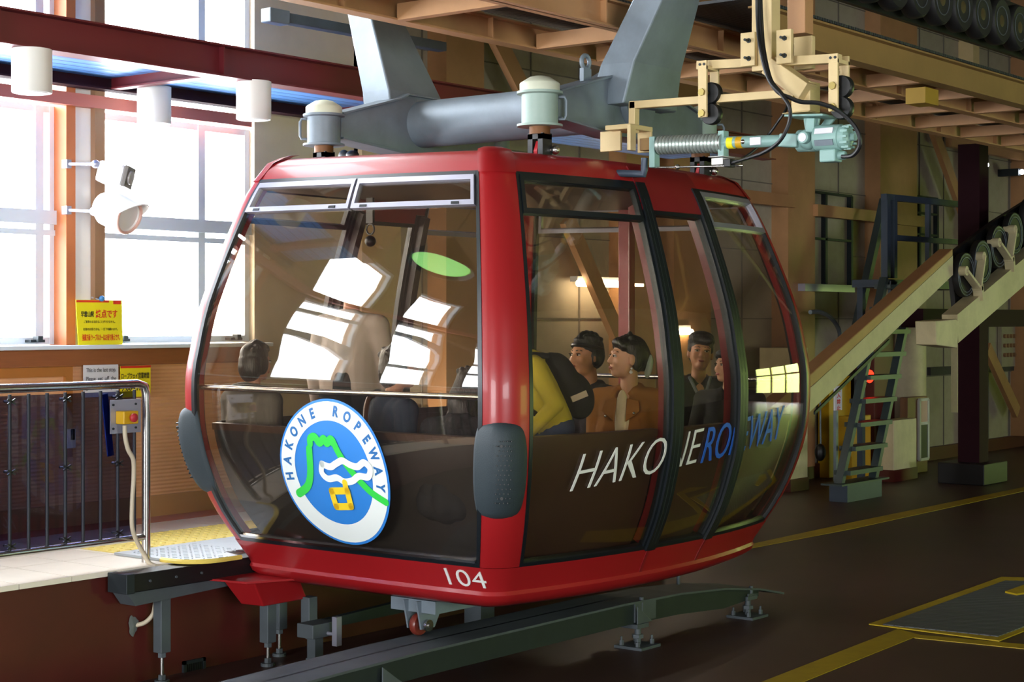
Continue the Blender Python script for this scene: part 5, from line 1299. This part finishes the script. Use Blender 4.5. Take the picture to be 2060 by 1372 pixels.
    if shirt is not None:
        remesh([('e', T(.100, 0, .29), (.036*S, .045*S, .19*S), RT_)], 'shirt_front', shirt, root, .008, 2)
        for s_ in (-1, 1):
            MB().prism([tuple(T(.10, .03*s_, .43)), tuple(T(.135, .035*s_, .30)), tuple(T(.12, .115*s_, .36)), tuple(T(.10, .10*s_, .42))], tuple(RT_@Vector((.014, 0, 0)))).build('lapel', top, root, bevel=.004)
            for zz in (.33, .22): MB().sphere(T(.142, .085*s_ if zz > .3 else .05*s_, zz+(.02 if s_ > 0 else 0)), .009).build('snap_button', M['steelbright'], root, True)
    # hair
    hp_ = [e(Hd(-.02, 0, .060), (.098, .084, .082)), e(Hd(-.055, 0, .015), (.068, .080, .085))]
    if hair in ('short', 'fringe'): hp_ += [e(Hd(-.01, 0, .095), (.085, .08, .05)), e(Hd(.045, .0, .098), (.055, .066, .028)), e(Hd(-.01, .066, .035), (.045, .02, .04)), e(Hd(-.01, -.066, .035), (.045, .02, .04))]
    if hair == 'fringe': hp_ += [e(Hd(.077, .015, .082), (.026, .058, .030)), e(Hd(.07, -.03, .09), (.03, .04, .03)), e(Hd(.0, 0, .11), (.085, .085, .045))]
    if hair == 'headband': hp_ += [e(Hd(-.03, 0, .02), (.088, .085, .09)), e(Hd(.03, .0, .098), (.05, .06, .024)), e(Hd(-.02, .07, -.0), (.04, .02, .05)), e(Hd(-.02, -.07, -.0), (.04, .02, .05))]
    if hair == 'bun': hp_ += [e(Hd(-.04, 0, .03), (.095, .088, .09)), e(Hd(-.10, 0, .0), (.06, .055, .06)), e(Hd(.04, 0, .088), (.055, .07, .035)), e(Hd(-.035, .07, -.01), (.03, .02, .05)), e(Hd(-.035, -.07, -.01), (.03, .02, .05)), e(Hd(.045, .055, .07), (.03, .02, .025)), e(Hd(.045, -.055, .07), (.03, .02, .025))]
    if hair == 'long': hp_ += [e(Hd(-.05, 0, -.06), (.085, .098, .14)), e(Hd(-.04, 0, -.16), (.07, .10, .09)), e(Hd(.03, 0, .085), (.06, .07, .04))]
    if hair == 'full': hp_ += [e(Hd(-.055, 0, -.02), (.07, .084, .10)), e(Hd(.04, 0, .09), (.05, .066, .03)), e(Hd(-.01, .068, .0), (.05, .022, .07)), e(Hd(-.01, -.068, .0), (.05, .022, .07))]
    rr = random.Random(len(label))
    for k in range(26 if hair != 'bun' else 8):
        az = rr.uniform(-2.9, 2.9); el_ = rr.uniform(.25, 1.45); hr = .086
        c_ = (-.02+.10*math.cos(el_)*math.cos(az)*.93, .084*math.cos(el_)*math.sin(az), .058+.082*math.sin(el_))
        if abs(az) < .9 and el_ < .55: continue
        hp_.append(e(Hd(*c_), (rr.uniform(.014, .03), rr.uniform(.012, .022), rr.uniform(.012, .024))))
    remesh(hp_, 'hair', hairm, root, .0065, 2)
    for s_ in (-1, 1):
        ey = MB().sphere((0, 0, 0), (.010*S, .0145*S, .0058*S), 14, 8); ey2 = MB(); ey2.add([Hd(.0835, .031*s_, .010)+RH@v for v in ey.v], ey.f); eo = ey2.build('eye', EYW, root, True)
        ir = MB().sphere((0, 0, 0), (.0045*S, .0068*S, .0056*S), 12, 8); i2 = MB(); i2.add([Hd(.0915, .031*s_, .010)+RH@v for v in ir.v], ir.f); i2.build('iris', EYB, eo, True)
        MB().tube([Hd(.0925-.006*abs(k-1), (.031+.018*(k-1))*s_, .0185-.002*abs(k-1)) for k in range(3)], .0022*S, 6).build('eyelid', EYB, eo, True)
        MB().tube([Hd(.091-.012*k*.5, (.014+.012*k)*s_, .034+.003*math.sin(k)) for k in range(4)], [.003*S, .0038*S, .0035*S, .002*S], 6).build('eyebrow', hairm, root, True)
    MB().add([Hd(.0, 0, 0)+RH@(Vector((v.x+.0955, v.y, v.z-.055))*S) for v in MB().sphere((0, 0, 0), (.006, .021, .0085), 14, 8).v], MB().sphere((0, 0, 0), (.006, .021, .0085), 14, 8).f).build('lips', LIP, root, True)
    return root, T, Hd, RH, RT_, B
R_ = math.radians
LAP = [(1, (.0, .205, .15), (.24, .12, .06)), (-1, (.0, -.205, .15), (.24, -.12, .06))]
SEAT = .56
def head_hip(px, py, t, dz=.0):
    """hip point under a head seen at px, py at distance t (sitting upright)"""
    r = ray(px, py); return Vector((r[0]*t, r[1]*t, SEAT+dz))
# backs on the front bench
person('person in a grey hooded sweatshirt seated with back to the front window at left', head_hip(507, 722, 10.75), R_(0), 0.0, hyaw=R_(0), hair='full', top=cloth('grey_hoodie', '#6c675f', .4), hood=True, arms=LAP)
r5 = person('person in a dark navy jacket with a brown shoulder strap seated behind the emblem', head_hip(775, 722, 9.95, -.03), R_(-20), .10, hyaw=R_(-25), hair='full', top=cloth('navy_jacket', '#1d2a3e', .4), arms=LAP, scale=1.04)
T = r5[1]
MB().tube(spline([T(.02, .14, .50), T(-.10, .10, .46), T(-.145, .02, .30), T(-.145, -.08, .12), T(-.12, -.14, .02)], 6), .016, 8).build('shoulder_strap', mat('brown_leather_strap', '#5a3a20', .5), r5[0], True)
person('person with long black hair hunched on the front bench beside the near corner post', head_hip(905, 800, 9.55, -.10), R_(10), .30, hyaw=R_(0), hpitch=R_(20), hair='long', top=cloth('black_jacket', '#15161a', .4), arms=[(1, (.05, .25, .16), (.22, .12, .04)), (-1, (.05, -.25, .16), (.26, -.2, .04))])
# standing near the far door
def foot_hip(px, t, z=.92): 
    r = ray(px, 600); return Vector((r[0]*t, r[1]*t, z))
person('person in a white shirt standing by the far door with the left arm hanging', foot_hip(706, 11.0, 1.0), R_(15), 0, hyaw=R_(0), hair='short', top=cloth('white_shirt', '#b9aca4', .2), stand=True, arms=[(1, (.0, .25, .12), (.05, .25, -.13)), (-1, (.02, -.25, .12), (.10, -.22, -.12))], scale=1.08)
person('person in a grey green top seated behind the one in the navy jacket', head_hip(738, 735, 11.3, -.03), R_(160), .05, hyaw=R_(0), hair='short', top=cloth('grey_green_top', '#68705c', .3), arms=LAP, scale=.98)
# yellow jacket, bending, with black backpack
yj = person('person in a yellow jacket and green cap bending forward under a black backpack', Vector((8.10, 6.03, .84)), R_(135), .38, hyaw=R_(0), hpitch=R_(50), hair='short', stand=True, top=cloth('yellow_jacket', '#b3a52c', .5), pants=cloth('blue_jeans', '#2c3e5c'), shirt=None, arms=[(1, (-.03, .27, .16), (.20, .22, .05)), (-1, (.08, -.27, .18), (.30, -.2, .05))], scale=.95)
T, Hd, RH, RTm = yj[1], yj[2], yj[3], yj[4]
remesh([('e', Hd(-.02, 0, .065), (.108, .095, .085), RH), ('e', Hd(.09, 0, .065), (.07, .065, .012), RH)], 'green_cap', cloth('green_cap', '#1f5040', .2), yj[0], .009, 2)
yb = thing('backpack', 'large black backpack with a small badge on the back of the person in yellow', 'backpack', tuple(T(-.2, 0, .25)))
remesh([('e', T(-.17, 0, .25), (.09, .16, .18), RTm), ('e', T(-.20, 0, .14), (.11, .15, .15), RTm), ('e', T(-.14, 0, .36), (.06, .13, .09), RTm)], 'bag_body', cloth('black_backpack', '#111214', .3), yb, .012, 4)
for s_ in (-1, 1): MB().tube(spline([T(-.12, .10*s_, .44), T(.04, .13*s_, .50), T(.13, .14*s_, .36), T(.11, .16*s_, .16), T(-.06, .14*s_, .06)], 6), .018, 8).build('shoulder_strap', M['black'], yb, True)
bd = MB(); t_ = MB().box((-.012, -.05, -.018), (.012, .05, .018)); bd.add([T(-.20, .150, .14)+RTm@Matrix.Rotation(R_(90), 3, 'Z')@v for v in t_.v], t_.f); bd.build('badge', mat('badge_cream', '#b8a890', .5), yb)
remesh([('e', T(.10, 0, .24), (.06, .10, .20), RTm)], 'shirt', cloth('pale_pink_shirt', '#b39a88', .2), yj[0], .010, 3)
# man with headband
mh = person('person with dark hair and a black headband in dark clothes seated behind the backpack', head_hip(1192, 722, 11.0, -.04), R_(172), .05, hyaw=R_(-4), hpitch=R_(-4), hair='headband', top=cloth('dark_plaid_top', '#1d1a26', .4), arms=LAP, scale=1.12, skin=SK2)
Hd, RH = mh[2], mh[3]
MB().tube([Hd(.094*math.cos(t)-.012, .080*math.sin(t), .058+.012*math.cos(t)) for t in [2*math.pi*k/36 for k in range(36)]], .014, 8, True).build('headband', M['black'], mh[0], True)
# woman in tan jacket
wt = person('person with pinned-up black hair in a tan jacket over a cream top, looking left', head_hip(1265, 755, 10.5, -.03), R_(172), .0, twist=R_(21), hyaw=R_(-27), hpitch=R_(-6), hair='bun', hairm=HB, top=cloth('tan_suede_jacket', '#9a641f', .3), shirt=cloth('cream_top', '#d8cca8', .1), arms=LAP, skin=mat('skin_pale', '#cf9f80', .5, noise=.04), scale=1.1, vox=.007)
Hd, RH, T = wt[2], wt[3], wt[1]
remesh([('e', Hd(-.12, .045, -.02), (.022, .035, .07), RH), ('e', Hd(-.12, .03, -.06), (.018, .03, .04), RH)], 'hair_ribbon', cloth('pale_mint_ribbon', '#a9bdb0', .2), wt[0], .008, 2)
MB().sphere(Hd(0, .088, -.05), .007).lathe([(.002, 0), (.010, .006), (.012, .012), (.002, .024)], Hd(0, .088, -.08), (0, 0, 1), 10).build('earring', M['paper'], wt[0], True)
# man facing the camera
mf = person('person with short black hair in a black quilted jacket facing the camera', head_hip(1404, 716, 11.6, .02), R_(182), .03, twist=R_(40), hyaw=R_(36), hpitch=R_(-8), hroll=R_(-5), hair='fringe', top=cloth('black_quilted_jacket', '#14161b', .6), arms=[(1, (.06, .26, .16), (.26, .02, .14)), (-1, (.06, -.26, .16), (.26, -.04, .10))], skin=SK2, scale=1.04, vox=.0075)
T = mf[1]
for s_ in (-1, 1): MB().tube([T(.06, .07*s_, .50), T(.125, .03*s_, .40)], .012, 6).build('jacket_trim', M['steel'], mf[0], True)
MB().tube([T(.13, .0, .40), T(.135, 0, .2)], .004, 6).build('zip', M['steel'], mf[0])
# woman at far right in profile
wp_ = person('person in dark clothes in profile at the far window, partly hidden by the door pillar', head_hip(1468, 738, 11.25, .0), R_(172), .02, twist=R_(28), hyaw=R_(-10), hpitch=R_(-4), hair='bun', top=cloth('charcoal_coat', '#17171c', .3), arms=[(1, (.05, .25, .14), (.20, .05, .12)), (-1, (.05, -.25, .14), (.22, -.05, .12))], skin=mat('skin_pale', '#cf9f80', .5), scale=.95)
MB().sphere(wp_[2](0, .088, -.045), .007).build('earring', M['paper'], wp_[0], True)
